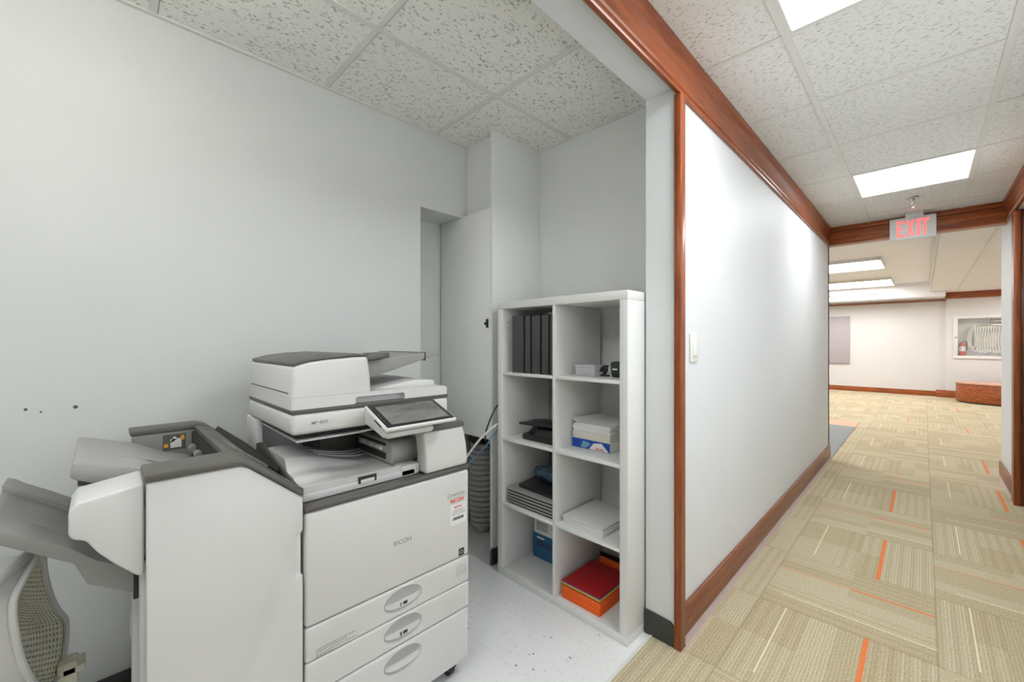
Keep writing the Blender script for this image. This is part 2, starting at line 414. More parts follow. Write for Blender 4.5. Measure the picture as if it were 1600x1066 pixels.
wn = struct('added_fill_window', bm, 'laminate');  # frame of the added window, out of view
# ceilings
struct('ceiling', box(NB(), -2.34, XWI, -1.4, 2.0, H, H+.05), 'tile_alc', smooth=0)
lights = [(-.372, .243, y, y+.64) for y in (-1.34, 1.245, 3.815)]
bm = NB()
yy = [-2.5]
for l in lights:
    box(bm, XW, .9, yy[-1], l[2], H, H+.05); box(bm, XW, l[0], l[2], l[3], H, H+.05); box(bm, l[1], .9, l[2], l[3], H, H+.05); yy.append(l[3])
box(bm, XW, .9, yy[-1], 5.45, H, H+.05); box(bm, .9, 2.4, 3.4, 5.45, H, H+.05)
struct('ceiling', bm, 'tile_cor', smooth=0)
# ceiling grid tees
bm = NB()
for x in (-1.469,): box(bm, x-.012, x+.012, -1.38, 1.955, H-.004, H+.002)
for y in [.745+.612*k for k in range(-3, 2)]: box(bm, XL, XWI, y-.012, y+.012, H-.003, H+.002)
box(bm, XL, XL+.018, -1.38, 1.6, H-.006, H); box(bm, -1.71, XWI, 1.94, 1.955, H-.006, H); box(bm, XWI-.018, XWI, -1.35, 1.955, H-.006, H)
struct('trim_3', bm, 'tee', smooth=0)
bm = NB()
for x in (-.38, .245): box(bm, x-.0125, x+.0125, -2.5, 5.43, H-.005, H+.002)
for k in range(-7, 6):
    y = 1.885+.642*k; box(bm, XW, .51, y-.009, y+.009, H-.0035, H+.002)
struct('trim_4', bm, 'tee', smooth=0)
bm = NB()  # shadow lines along the tees, drawn as thin dark strips
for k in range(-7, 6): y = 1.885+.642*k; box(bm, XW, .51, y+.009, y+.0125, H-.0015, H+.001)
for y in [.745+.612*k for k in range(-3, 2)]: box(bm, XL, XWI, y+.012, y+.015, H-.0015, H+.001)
struct('trim_tee_shade', bm, 'vent', smooth=0)

# wood crown along the corridor (profile in x-z), beam, casings, baseboards
prof = [(0, 2.268), (.016, 2.268), (.018, 2.275), (.012, 2.283), (.010, 2.292), (.016, 2.297), (.018, 2.306), (.012, 2.318), (.013, 2.37), (.020, 2.392), (.022, 2.402), (.018, 2.41), (.024, 2.418), (.032, 2.424), (.034, 2.449), (0, 2.449)]
struct('trim_5', prism(NB(), [(XW+.0005+a, z) for a, z in prof], 'y', -2.5, 5.43), 'wood_y')
struct('trim_6', prism(NB(), [(.5095-a, z) for a, z in prof], 'y', -2.5, 5.43), 'wood_y')
bm = NB(); box(bm, XW, .51, 5.435, 5.56, 2.268, H, .003)
box(bm, XW, .51, 5.425, 5.436, 2.268, 2.288, .003); box(bm, XW, .51, 5.415, 5.436, 2.405, H-.001, .004); box(bm, XW, .51, 5.425, 5.436, 2.385, 2.40, .003)
struct('trim_7', bm, 'wood_x')
struct('trim_8', box(NB(), -.738, -.693, 1.657, 1.669, 0, 2.268, .002) and NB() if False else box(box(NB(), XW, -.693, 1.657, 1.705, 0, 2.266, .003), -.722, XW, 1.657, 1.6695, 0, 2.266, .002), 'wood_z')
bm = NB(); box(bm, XW, -.700, 1.706, 5.52, .03, .155, .004); struct('baseboard_left', bm, 'wood_base')
M['vinylbase'] = plastic('mauve_vinyl_edge', srgb(190, 172, 168), .5)
struct('trim_9', prism(NB(), [(XW, 0), (-.690, 0), (-.698, .012), (-.700, .0295), (XW, .0295)], 'y', 1.706, 5.50), 'vinylbase')
bm = NB(); box(bm, .495, .51, 5.12, 5.9, .03, .155, .004); box(bm, .495, .51, -2.5, 4.2, .03, .155, .004); struct('baseboard_right', bm, 'wood_base')
bm = NB(); prism(bm, [(.51, 0), (.486, 0), (.494, .012), (.496, .0295), (.51, .0295)], 'y', 5.12, 5.9); struct('trim_10', bm, 'vinylbase')
bm = NB(); box(bm, .494, .70, 4.975, 5.119, 0, 2.266, .004); struct('trim_11', bm, 'wood_post')
bm = NB(); box(bm, .488, .524, 4.952, 4.974, 0, 2.262, .003); struct('trim_12', bm, 'wood_z')
# black rubber bases
bm = NB(); prism(bm, [(XWI-.002, 0), (-.724, 0), (-.724, .085), (-.74, .098), (-.79, .101), (XWI-.002, .103)], 'y', 1.661, 1.67); struct('baseboard_jamb', bm, 'rubber')
bm = NB(); box(bm, XL, XL+.006, -1.38, 1.266, 0, .10, .002); struct('baseboard_back', bm, 'rubber')
bm = NB(); box(bm, -1.708, XWI, 1.948, 1.954, 0, .10, .002); struct('baseboard_alcove', bm, 'rubber')

# ------------------------------------------------------------------ far room
bm = NB(); box(bm, -6, -.715, 5.46, 5.52, 0, 2.6); box(bm, -6.1, -6, 5.4, 14, 0, 2.7); box(bm, 4.5, 4.6, 5.4, 14, 0, 2.7); box(bm, .66, 4.5, 5.9, 5.99, 0, 2.7)
struct('wall_room', bm, 'wall_far', smooth=0)
CX0, CX1, CZ0, CZ1 = .50, 1.34, .91, 1.80
bm = NB(); box(bm, -6, .36, 13.6, 14, 0, 2.7); box(bm, .36, CX0, 13.5, 14, 0, 2.7); box(bm, CX1, 4.5, 13.5, 14, 0, 2.7)
box(bm, CX0, CX1, 13.5, 14, 0, CZ0); box(bm, CX0, CX1, 13.5, 14, CZ1, 2.7); box(bm, CX0, CX1, 13.72, 14, CZ0, CZ1)
struct('wall_far', bm, 'wall_far', smooth=0)
ZS, ZC = 2.36, 2.56
bm = NB(); box(bm, .12, 4.5, 5.56, 13.5, ZS, 2.7); box(bm, -6, .34, 12.9, 13.6, 2.25, 2.7); box(bm, -6, .12, 5.56, 12.9, ZC+.02, 2.7)
struct('ceiling', bm, 'ceil_far', smooth=0)
bm = NB(); box(bm, .095, .12, 5.56, 12.9, ZS, ZS+.03, .004); box(bm, .075, .12, 5.56, 12.9, ZC-.03, ZC+.02, .006); struct('trim_13', bm, 'wall_far')
struct('trim_14', box(NB(), .50, .515, 5.9, 12.8, ZS-.012, ZS, .002), 'tee')
bm = NB(); box(bm, .36, 4.5, 13.46, 13.5, 2.22, ZS, .004); box(bm, .36, 4.5, 13.44, 13.47, 2.30, ZS, .004); struct('trim_15', bm, 'wood_x')
struct('trim_16', box(NB(), -6, .36, 13.56, 13.6, 2.185, 2.215, .004), 'wood_x')
bm = NB(); box(bm, -6, .22, 13.575, 13.6, 0, .12, .004); struct('baseboard_far', bm, 'wood_x')
bm = NB(); box(bm, .20, 1.6, 13.47, 13.5, 0, .16, .004); box(bm, .34, .36, 13.5, 13.6, 0, .16); struct('baseboard_far_right', bm, 'wood_x')
struct('baseboard_room', box(NB(), -.9, -.712, 5.52, 5.53, 0, .12), 'rubber')

# ================================================================== LIGHT FITTINGS
def troffer(x0, x1, y0, y1, z, mat, label, group, deep=.03):
    t = thing('ceiling_light', ((x0+x1)/2, (y0+y1)/2, z), label, 'ceiling light', group)
    bm = NB(); g = .016
    for a in ((x0, x1, y0, y0+g), (x0, x1, y1-g, y1), (x0, x0+g, y0+g, y1-g), (x1-g, x1, y0+g, y1-g)): box(bm, *a, z-.006, z+deep)
    obj('frame', bm, 'tee', t, 0)
    obj('diffuser', box(NB(), x0+g, x1-g, y0+g, y1-g, z+.004, z+.012), mat, t, 0)
    obj('housing', box(NB(), x0+g, x1-g, y0+g, y1-g, z+.025, z+deep), 'tee', t, 0)
    return t
LB = ['square recessed ceiling light at the camera end of the corridor ceiling, behind the view', 'bright square ceiling light cut by the top edge of the photo', 'square lit ceiling light in the corridor in front of the exit sign']
for l, lb in zip(lights, LB): troffer(*l, H, 'diff', lb, 'corridor ceiling lights')
t = thing('ceiling_light', (-1.16, -.17, 2.3), 'added unseen wraparound ceiling light brightening the copier alcove above the camera view', 'ceiling light')  # lamp added out of view to lift the alcove brightness
obj('mounting_plate', box(NB(), -1.44, -.88, -.45, .105, H-.03, H-.0045, .003), 'tee', t)
obj('diffuser', box(NB(), -1.457, -.862, -.466, .120, H-.16, H-.031, .02), 'diff_alc', t)
FL = [((8.55, 9.6), 'nearer of the two long lit ceiling lights in the far room'), ((11.4, 12.65), 'farther of the two long lit ceiling lights, near the far wall')]
for (a, b), lb in FL: troffer(-1.95, -.46, a, b, ZC-.03, 'diff_far', lb, 'far room ceiling lights', .05)
for x, y, lb in ((2.3, 8.5, 'far room ceiling light right of the corridor end, hidden by the right wall'), (1.80, 12.2, 'added unseen far room ceiling light above the curved bench, brightening the hose cabinet'), (-4.3, 8.5, 'far room ceiling light left of the nearer long light, hidden by the corridor wall'), (-4.3, 11.5, 'far room ceiling light in the far left, in front of the far wall'), (-1.9, 6.1, 'far room ceiling light just behind the end of the corridor wall')):  # lamp above the bench is added, unseen, to brighten the hose cabinet
    z = ZS-.035 if x > 0 else ZC-.03
    troffer(x-.6, x+.6, y-.4, y+.4, z, 'diff_far', lb, 'far room ceiling lights')

# ================================================================== CORRIDOR THINGS
# exit sign
t = thing('exit_sign', (-.073, 5.31, 2.45), 'grey exit sign with red letters hanging from the ceiling before the wood beam', 'sign')
obj('sign_panel', box(NB(), -.228, .082, 5.295, 5.33, 2.205, 2.41, .006), 'signface', t)
obj('canopy', box(NB(), -.12, -.0, 5.28, 5.345, 2.405, 2.449, .004), 'signface', t)
bm = NB()
def letter(bm, polys, x, y0, y1, z, wd, ht):
    for p in polys: prism(bm, [(x+a*wd, z+b*ht) for a, b in p], 'y', y0, y1)
S = .28
EX = {'E': [[(0, 0), (S, 0), (S, 1), (0, 1)], [(S, 0), (1, 0), (1, .15), (S, .15)], [(S, .43), (.85, .43), (.85, .57), (S, .57)], [(S, .85), (1, .85), (1, 1), (S, 1)]],
      'X': [[(0, 0), (.3, 0), (.5, .36), (.5, .62), (.36, .5)], [(1, 0), (.7, 0), (.5, .36), (.5, .62), (.64, .5)], [(0, 1), (.3, 1), (.5, .62), (.5, .4), (.36, .5)], [(1, 1), (.7, 1), (.5, .62), (.5, .4), (.64, .5)]],
      'I': [[(.3, 0), (.7, 0), (.7, 1), (.3, 1)]], 'T': [[(.34, 0), (.66, 0), (.66, .85), (.34, .85)], [(0, .85), (1, .85), (1, 1), (0, 1)]]}
for ch, x, wd in (('E', -.18, .052), ('X', -.115, .056), ('I', -.062, .056), ('T', -.018, .056)): letter(bm, EX[ch], x, 5.2925, 5.2955, 2.232, wd, .15)
obj('exit_lettering', bm, 'exit', t, 0, label='glowing red EXIT letters')
# sprinkler
sx, sy = -.06, 4.75
t = thing('fire_sprinkler', (sx, sy, H), 'small chrome fire sprinkler in the corridor ceiling above the exit sign', 'sprinkler')
bm = NB(); lathe(bm, [(.012, H-.02), (.035, H-.010), (.042, H-.001)], (sx, sy)); obj('escutcheon', bm, 'chrome', t)
bm = NB(); cyl(bm, (sx, sy, H-.05), (sx, sy, H-.012), .009)
for s in (-1, 1): tube(bm, [(sx, sy, H-.085), (sx+s*.014, sy, H-.065), (sx+s*.01, sy, H-.045)], .003)
obj('frame', bm, 'chrome', t)
obj('deflector', cyl(NB(), (sx, sy, H-.088), (sx, sy, H-.085), .02), 'chrome', t)
# light switch
t = thing('light_switch', (XW+.0005, 1.838, 1.228), 'white rocker light switch on the corridor wall beside the wood casing', 'light switch')
obj('plate', box(NB(), XW+.0005, XW+.007, 1.797, 1.879, 1.166, 1.292, .003), 'switch', t)
obj('rocker', prism(NB(), [(XW+.006, 1.194), (XW+.013, 1.194), (XW+.009, 1.228), (XW+.010, 1.262), (XW+.006, 1.262)], 'y', 1.822, 1.855, .001), 'switch', t)
# grey board
t = obj('notice_board', box(NB(), -2.6, -1.34, 13.555, 13.599, .70, 1.905, .004), 'boardgrey'); tag(t, 'blank grey fabric board on the far white wall', 'notice board')
# vent
bm = NB(); box(bm, -2.6, -.74, 12.892, 12.9, 2.345, 2.405); v = obj('air_vent', bm, 'wall_far'); tag(v, 'long linear air vent in the white soffit of the far room', 'vent')
bm = NB()
for k in range(2): box(bm, -2.58, -.76, 12.888, 12.893, 2.353+.024*k, 2.373+.024*k)
obj('slot', bm, 'vent', v, 0)
# curved bench plinth
def oval(bm, cx, cy, rx, ry, z0, z1, n=64, bev=.01):
    prism(bm, [(cx+rx*math.cos(2*math.pi*k/n), cy+ry*math.sin(2*math.pi*k/n)) for k in range(n)], 'z', z0, z1, bev, 2, sel=lambda e: any(len(f.verts) > 4 for f in e.link_faces))
t = thing('curved_bench', (1.35, 12.72, 0), 'oval wooden bench against the far wall below the hose cabinet', 'bench')
bm = NB(); oval(bm, 1.38, 12.78, .90, .52, .025, .385); obj('base', bm, 'wood_x', t)
bm = NB(); oval(bm, 1.38, 12.78, .87, .50, 0, .025, bev=0); obj('plinth', bm, 'black', t)
M['benchtop'] = wood('pinkish_bench_top', 'x', srgb(190, 130, 105), srgb(220, 170, 150), .2)
bm = NB(); oval(bm, 1.38, 12.78, .92, .54, .386, .42); obj('seat_top', bm, 'benchtop', t, label='paler glossy top')
# hose cabinet
t = thing('fire_hose_cabinet', (.92, 13.5, CZ0), 'white framed glass fire hose cabinet recessed in the far wall', 'cabinet')
bm = NB()
for a in ((CX0-.03, CX1+.03, CZ0-.03, CZ0+.035), (CX0-.03, CX1+.03, CZ1-.035, CZ1+.03), (CX0-.03, CX0+.04, CZ0+.035, CZ1-.035), (CX1-.04, CX1+.03, CZ0+.035, CZ1-.035)): box(bm, a[0], a[1], 13.475, 13.4995, a[2], a[3], .003)
obj('frame', bm, 'laminate', t)
bm = NB(); e = .004
box(bm, CX0+e, CX0+.012, 13.502, 13.718, CZ0+e, CZ1-e); box(bm, CX1-.012, CX1-e, 13.502, 13.718, CZ0+e, CZ1-e); box(bm, CX0+e, CX1-e, 13.502, 13.718, CZ0+e, CZ0+.012); box(bm, CX0+e, CX1-e, 13.502, 13.718, CZ1-.012, CZ1-e); box(bm, CX0+e, CX1-e, 13.71, 13.718, CZ0+e, CZ1-e)
obj('liner', bm, 'paper', t)
obj('glass_pane', box(NB(), CX0+.04, CX1-.04, 13.482, 13.486, CZ0+.035, CZ1-.035), 'glass', t)
obj('handle', box(NB(), CX0-.005, CX0+.02, 13.462, 13.475, 1.33, 1.37, .003), 'chrome', t)
ex, ey = .61, 13.60
t = thing('fire_extinguisher', (ex, ey, CZ0+.013), 'small red fire extinguisher standing inside the hose cabinet', 'fire extinguisher')
bm = NB(); z = CZ0+.013; lathe(bm, [(.05, z), (.056, z+.008), (.056, z+.25), (.045, z+.29), (.018, z+.31)], (ex, ey)); obj('cylinder', bm, 'extred', t)
bm = NB(); lathe(bm, [(.0565, z+.12), (.0568, z+.121), (.0568, z+.225), (.0565, z+.226)], (ex, ey)); obj('label_band', bm, 'label', t)
bm = NB(); cyl(bm, (ex, ey, z+.31), (ex, ey, z+.35), .015); prism(bm, [(ex-.05, z+.355), (ex+.04, z+.345), (ex+.04, z+.352), (ex-.05, z+.375)], 'y', ey-.01, ey+.01); obj('valve', bm, 'chrome', t)
bm = NB(); tube(bm, [(ex+.01, ey, z+.34), (ex+.06, ey-.02, z+.34), (ex+.068, ey-.03, z+.25), (ex+.066, ey-.03, z+.14)], .007); obj('nozzle_hose', bm, 'black', t)
t = thing('fire_hose', (1.0, 13.6, 1.6), 'white folded canvas fire hose hanging from a rack in the glass cabinet', 'fire hose')
bm = NB(); box(bm, .78, 1.30, 13.57, 13.64, 1.60, 1.625, .004); cyl(bm, (1.0, 13.62, 1.62), (1.0, 13.62, 1.78), .014); cyl(bm, (1.0, 13.62, 1.70), (1.3, 13.62, 1.70), .014); obj('rack', bm, 'chrome', t)
bm = NB()
for k in range(13):
    x = .76+k*.038; b = 1.02+.012*math.sin(k*1.3)-(.0 if k else -.1)
    s = -.05 if k < 2 else 0
    tube(bm, [(x+.03, 13.60, 1.63), (x+s, 13.59, 1.45), (x-.01+s, 13.585, 1.2), (x+.02+s*.3, 13.59, b), (x+.045, 13.60, 1.2), (x+.045, 13.60, 1.45), (x+.04, 13.60, 1.62)], .012, 8)
obj('hose', bm, 'hosewhite', t)

# ================================================================== SHELF UNIT
SX0, SX1, SY0, SY1 = -1.640, -.858, 1.53, 1.92
t = thing('cube_shelf', ((SX0+SX1)/2, (SY0+SY1)/2, 0), 'tall white eight-compartment cube shelf in the alcove beside the wood casing', 'shelf')
bm = NB(); box(bm, SX0, SX1, SY0, SY1, 1.432, 1.47, .0015); obj('top_panel', bm, 'laminate', t)
for x0, x1 in ((SX0, SX0+.038), (SX1-.038, SX1)): obj('side_panel', box(NB(), x0, x1, SY0, SY1, .0385, 1.4315, .0015), 'laminate', t)
obj('bottom_panel', box(NB(), SX0, SX1, SY0, SY1, 0, .038, .0015), 'laminate', t)
SM = (SX0+SX1)/2
obj('divider', box(NB(), SM-.0085, SM+.0085, SY0+.001, SY1, .0385, 1.4315, .001), 'laminate', t)
ZB = [.038]; zc = .038
for k in range(3):
    zs = .038+.3365*(k+1)+.015*k+.0; ZB.append(zs+.015)
    for a, b in ((SX0+.0385, SM-.009), (SM+.009, SX1-.0385)): obj('shelf_board', box(NB(), a, b, SY0+.001, SY1, zs, zs+.015, .001), 'laminate', t)
for z in (.10, .13, 1.33, 1.36): obj('peg_hole', cyl(NB(), (SX0+.0378, SY0+.035, z), (SX0+.0388, SY0+.035, z), .0025, n=10), 'gap', t)
CA, CB = SX0+.0385, SM+.009    # left edges of the two columns

# binders
bx = [(-1.552, -1.467), (-1.461, -1.419), (-1.413, -1.353), (-1.347, -1.299), (-1.293, -1.262)]
bl = ['thick black ring binder at the left end of the row on the top shelf', 'thinnest black ring binder, second from left on the top shelf', 'middle black ring binder of the five on the top shelf', 'black ring binder second from the divider on the top shelf', 'black ring binder against the divider on the top shelf']
for i, (a, b) in enumerate(bx):
    r = thing('ring_binder', ((a+b)/2, 1.70, ZB[3]), bl[i], 'binder', 'black binders on the top shelf')
    z0 = ZB[3]+.0005; z1 = z0+.298
    obj('spine', box(NB(), a+.004, b-.004, 1.553, 1.557, z0+.003, z1-.003, .001), 'binder', r)
    bm = NB(); box(bm, a, a+.0035, 1.555, 1.83, z0, z1, .001); box(bm, b-.0035, b, 1.555, 1.83, z0, z1, .001); obj('cover', bm, 'binderedge', r)
    obj('pages', box(NB(), a+.006, b-.006, 1.565, 1.82, z0+.006, z1-.012), 'paper', r)
# things on top right shelf
z = ZB[3]+.0005
r = thing('plastic_box', (-1.13, 1.66, z), 'small clear frosted plastic box on the upper right shelf', 'box')
bm = NB(); box(bm, -1.195, -1.085, 1.63, 1.70, z, z+.04, .003); obj('tub', bm, 'clear', r)
obj('lid', box(NB(), -1.197, -1.083, 1.628, 1.702, z+.041, z+.052, .003), 'clear', r)
r = thing('desk_ornament', (-1.065, 1.68, z), 'small black twisted ornament beside the clear box on the upper right shelf', 'ornament')
bm = NB(); oval(bm, -1.062, 1.68, .024, .018, z, z+.008, 24, .002); obj('base', bm, 'black', r)
bm = NB(); prism(bm, [(-1.092, z+.025), (-1.078, z+.044), (-1.062, z+.054), (-1.038, z+.052), (-1.048, z+.040), (-1.046, z+.028), (-1.058, z+.008), (-1.072, z+.008), (-1.068, z+.022), (-1.082, z+.020)], 'y', 1.674, 1.686, .003); obj('figure', bm, 'black', r)
r = thing('pencil_cup', (-1.0, 1.66, z), 'dark green plastic cup with white print next to the black ornament', 'cup')
bm = NB(); prism(bm, [(-1.004, z), (-.958, z), (-.948, z+.02), (-.948, z+.066), (-.954, z+.073), (-1.004, z+.073), (-1.014, z+.066), (-1.012, z+.02)], 'y', 1.65, 1.69, .004); obj('body', bm, 'darkgreen', r)
bm = NB(); box(bm, -1.003, -.978, 1.6494, 1.6502, z+.034, z+.041); obj('print', bm, 'label', r, 0)
# black desk gadget
z = ZB[2]+.0005
r = thing('hole_punch', (-1.40, 1.66, z), 'glossy black plastic hole punch on the left shelf below the binders', 'hole punch')
bm = NB(); prism(bm, [(-1.50, 1.575), (-1.29, 1.575), (-1.275, 1.60), (-1.275, 1.70), (-1.30, 1.715), (-1.49, 1.715), (-1.515, 1.69), (-1.515, 1.60)], 'z', z, z+.03, .01, 3); obj('base', bm, 'black', r)
bm = NB(); prism(bm, [(1.575, z+.03), (1.60, z+.07), (1.69, z+.078), (1.71, z+.03)], 'x', -1.42, -1.285, .006); obj('mechanism', bm, 'black', r)
bm = NB(); prism(bm, [(-1.50, z+.025), (-1.44, z+.03), (-1.40, z+.07), (-1.45, z+.075)], 'y', 1.61, 1.69, .006); obj('spring_arm', bm, 'black', r)
bm = NB(); prism(bm, [(-1.52, z+.076), (-1.44, z+.080), (-1.30, z+.088), (-1.27, z+.090), (-1.27, z+.100), (-1.32, z+.105), (-1.45, z+.098), (-1.52, z+.088)], 'y', 1.57, 1.70, .004); obj('lever', bm, 'black', r)
# paper stack
z = ZB[2]+.0005
r = thing('paper_ream', (-1.12, 1.78, z), 'wrapped paper ream with blue and white label at the bottom of the paper stack', 'paper ream')
x0, x1, y0 = -1.225, -1.012, 1.645
obj('paper_block', box(NB(), x0, x1, y0, y0+.27, z, z+.048, .002), 'paper', r)
bm = NB(); box(bm, x0+.001, x1-.001, y0-.0008, y0, z+.002, z+.046); obj('wrapper_front', bm, 'blue', r)
bm = NB(); prism(bm, [(x0+.10, z+.004), (x1-.006, z+.004), (x1-.045, z+.040), (x0+.125, z+.034)], 'y', y0-.0016, y0-.0008); obj('label_panel', bm, 'label', r, 0)
bm = NB(); prism(bm, [(x0+.05, z+.006), (x0+.085, z+.006), (x0+.10, z+.034), (x0+.065, z+.038)], 'y', y0-.0014, y0-.0008); prism(bm, [(x0+.09, z+.012), (x0+.11, z+.028), (x0+.08, z+.036)], 'y', y0-.0022, y0-.0014); obj('label_graphic', bm, 'ltteal', r, 0)
bm = NB(); text_into(bm, 'GRAND', .013, (x0+.135, y0-.0020, z+.007), (1, 0, 0), (0, 0, 1), bold=.0004); obj('lettering', bm, 'textr', r, 0)
pl = [('creamp', .034, 0, 'cream wrapped paper ream on top of the blue labelled ream'), ('paper', .013, .002, 'white paper bundle directly on the cream ream'), ('paper', .011, -.002, 'white paper bundle in the middle of the loose bundles'), ('paper', .011, .003, 'white paper bundle just below the topmost one on the paper stack')]
zz = z+.0485
for mt, h_, dx, lb in pl:
    o = obj('paper_bundle', box(NB(), x0+.003+dx, x1-.002+dx, y0+.002+dx, y0+.268, zz, zz+h_-.001, .0015), mt); tag(o, lb, 'paper', 'paper bundles on the ream'); zz += h_-.0005
def curl(u, v):
    cz = .022*max(0, 1-u*4)**2*(1-v*.6)
    return (x0+.001+u*(x1-x0), y0+.001+v*.267, zz+.0005+cz)
bm = NB(); sheet(bm, curl, 24, 6, .004); o = obj('paper_sheets', bm, 'paper'); tag(o, 'topmost loose sheets with a curled left corner on the paper stack', 'paper')
# laptops
z = ZB[1]+.0005; lx0, lx1, ly0, ly1 = -1.590, -1.262, 1.552, 1.80
def slab():
    r = thing('tablet_case', ((lx0+lx1)/2, (ly0+ly1)/2, z), 'x', 'laptop', 'closed grey laptops stacked on the shelf')
    bm = NB(); box(bm, lx0, lx1, ly0, ly1, z+.0075, z+.0158, .003, 3); obj('lid', bm, 'laptop', r)
    bm = NB(); box(bm, lx0+.003, lx1-.003, ly0+.003, ly1-.003, z, z+.008, .001); obj('base', bm, 'black', r)
    return r
LL = ['bottom closed grey laptop of the stack on the left shelf', 'second closed grey laptop from the bottom of the stack', 'middle closed grey laptop of the stack of five', 'fourth closed grey laptop from the bottom, one below the top grey one', 'topmost closed grey laptop, lying under the black one']
s0 = slab(); s0.name = 'closed_laptop'; s0['label'] = LL[0]
for k in range(1, 5): c = copy_tree(s0, (random.uniform(-.001, .001), random.uniform(-.002, .002), .0162*k), LL[k])
zt = z+.0162*4+.0160
o = obj('closed_laptop', prism(NB(), [(-1.548, 1.60), (-1.262, 1.585), (-1.262, 1.77), (-1.575, 1.765)], 'z', zt, zt+.018, .003), 'black'); tag(o, 'thin black laptop lying on the stack of grey laptops', 'laptop')
bm = NB(); bmesh.ops.create_icosphere(bm, subdivisions=4, radius=1)
for v in bm.verts:
    c = v.co; k = 1+.12*math.sin(9*c.x+3)*math.sin(11*c.y+1)+.05*math.sin(31*c.x)*math.sin(27*c.y)
    v.co = Vector((-1.445+c.x*.11*k, 1.745+c.y*.045*k, zt+.055+max(c.z, -.8)*.042*k))
o = obj('bubble_wrap_bundle', bm, 'bubble', smooth=60); o.location.z = zt+.0185
tag(o, 'crumpled blue bubble wrap bundle behind the black laptop', 'bubble wrap')
# white binder
z = ZB[1]+.0005
r = thing('ring_binder', (-1.12, 1.70, z), 'white ring binder lying flat alone on the right shelf above the coloured paper', 'binder')
bm = NB(); box(bm, -1.232, -.998, 1.56, 1.855, z, z+.004, .0015); box(bm, -1.228, -.998, 1.562, 1.852, z+.030, z+.034, .0015); box(bm, -1.002, -.998, 1.562, 1.853, z, z+.034, .0015); obj('cover', bm, 'laminate', r)
obj('pages', box(NB(), -1.222, -1.006, 1.572, 1.845, z+.005, z+.026, .001), 'paper', r)
bm = NB(); cyl(bm, (-1.225, 1.575, z+.012), (-1.225, 1.575, z+.030), .004); obj('ring', bm, 'chrome', r)
# bottom left boxes
z = ZB[0]+.0005
r = thing('supply_box', (-1.43, 1.83, z), 'blue cardboard supply box at the back of the bottom left compartment', 'box')
obj('carton', box(NB(), -1.575, -1.285, 1.745, 1.915, z, z+.135, .002), 'teal', r)
bm = NB(); box(bm, -1.545, -1.49, 1.7444, 1.745, z+.112, z+.120); obj('white_print', bm, 'label', r, 0)
bm = NB()
for k in range(3): box(bm, -1.55, -1.45+.01*k, 1.7444, 1.745, z+.095-.012*k, z+.101-.012*k)
obj('black_print', bm, 'text', r, 0)
zb = z+.1355
r = thing('carton_box', (-1.43, 1.83, zb), 'grey white carton with black print standing on the blue supply box', 'box')
obj('carton', box(NB(), -1.57, -1.285, 1.748, 1.915, zb, zb+.085, .002), 'paper', r)
bm = NB()
for k in range(4): box(bm, -1.55, -1.47, 1.7474, 1.748, zb+.060-.012*k, zb+.064-.012*k)
box(bm, -1.43, -1.36, 1.7474, 1.748, zb+.01, zb+.028); box(bm, -1.44, -1.35, 1.7474, 1.748, zb+.05, zb+.056); obj('black_print', bm, 'text', r, 0)
o = obj('document_folder', box(NB(), -1.279, -1.262, 1.60, 1.86, z, z+.23, .002), 'red'); tag(o, 'red folder standing upright against the middle divider in the bottom left compartment', 'folder')
# coloured paper
cx0, cx1, cy0, cy1 = -1.222, -1.010, 1.557, 1.83
ly = [('orange', .030, 0, 'bottom ream of bright orange paper in the lower right compartment', 'paper ream'), ('orange', .030, .002, 'upper ream of bright orange paper under the thin coloured sheets', 'paper ream'),
      ('blackp', .004, -.001, 'thin black card sheets lying directly on the orange paper', 'paper'), ('yellow', .006, .001, 'thin layer of yellow paper in the coloured stack', 'paper'), ('greenp', .003, -.002, 'thin pale green paper layer just below the purple', 'paper'),
      ('purple', .004, -.003, 'thin purple paper layer under the red sheet', 'paper'), ('red', .005, .003, 'dark red paper on top of the coloured stack', 'paper')]
zz = z
for mt, h_, dx, lb, ct in ly:
    o = obj('paper_ream' if ct == 'paper ream' else 'coloured_paper', box(NB(), cx0+dx, cx1+(dx if mt != 'red' else -.004), cy0+abs(dx), cy1-.01, zz, zz+h_-.0005, .001), mt); tag(o, lb, ct, 'coloured paper stack'); zz += h_
o = obj('document_folder', box(NB(), -1.20, -.90, 1.845, 1.865, z, z+.093, .002), 'orange'); tag(o, 'orange folder standing behind the red topped paper stack', 'folder')
o = obj('document_folder', box(NB(), -1.21, -.90, 1.885, 1.895, z, z+.098, .002), 'blackp'); tag(o, 'black folder behind the orange folder at the back of the bottom right compartment', 'folder')

# ================================================================== CLOSET HOSE AND CABLES
hx, hy = -2.08, 1.80
t = thing('corrugated_hose', (hx, hy, 0), 'grey ribbed hose standing on end inside the closet behind the copier', 'hose')
pr = [(.045, 0), (.05, .01), (.05, .045)]
zz = .05
for k in range(16):
    r_ = .078+.012*math.sin(k/15*math.pi); pr += [(r_-.008, zz), (r_, zz+.004), (r_, zz+.026), (r_-.008, zz+.030), (r_-.012, zz+.032)]; zz += .034
bm = NB(); lathe(bm, pr, (hx, hy)); obj('ribbed_tube', bm, 'hose', t)
bm = NB(); box(bm, hx-.07, hx+.07, hy-.07, hy+.07, zz, zz+.10, .01); obj('connector', bm, 'black', t)
o = obj('power_cable', tube(NB(), [(-1.655, 1.62, .83), (-1.66, 1.515, .79), (-1.70, 1.46, .73), (-1.74, 1.40, .64), (-1.77, 1.30, .50), (-1.80, 1.22, .25), (-1.84, 1.15, .02)], .006), 'laminate'); tag(o, 'white cable hanging from behind the shelf toward the copier', 'cable')
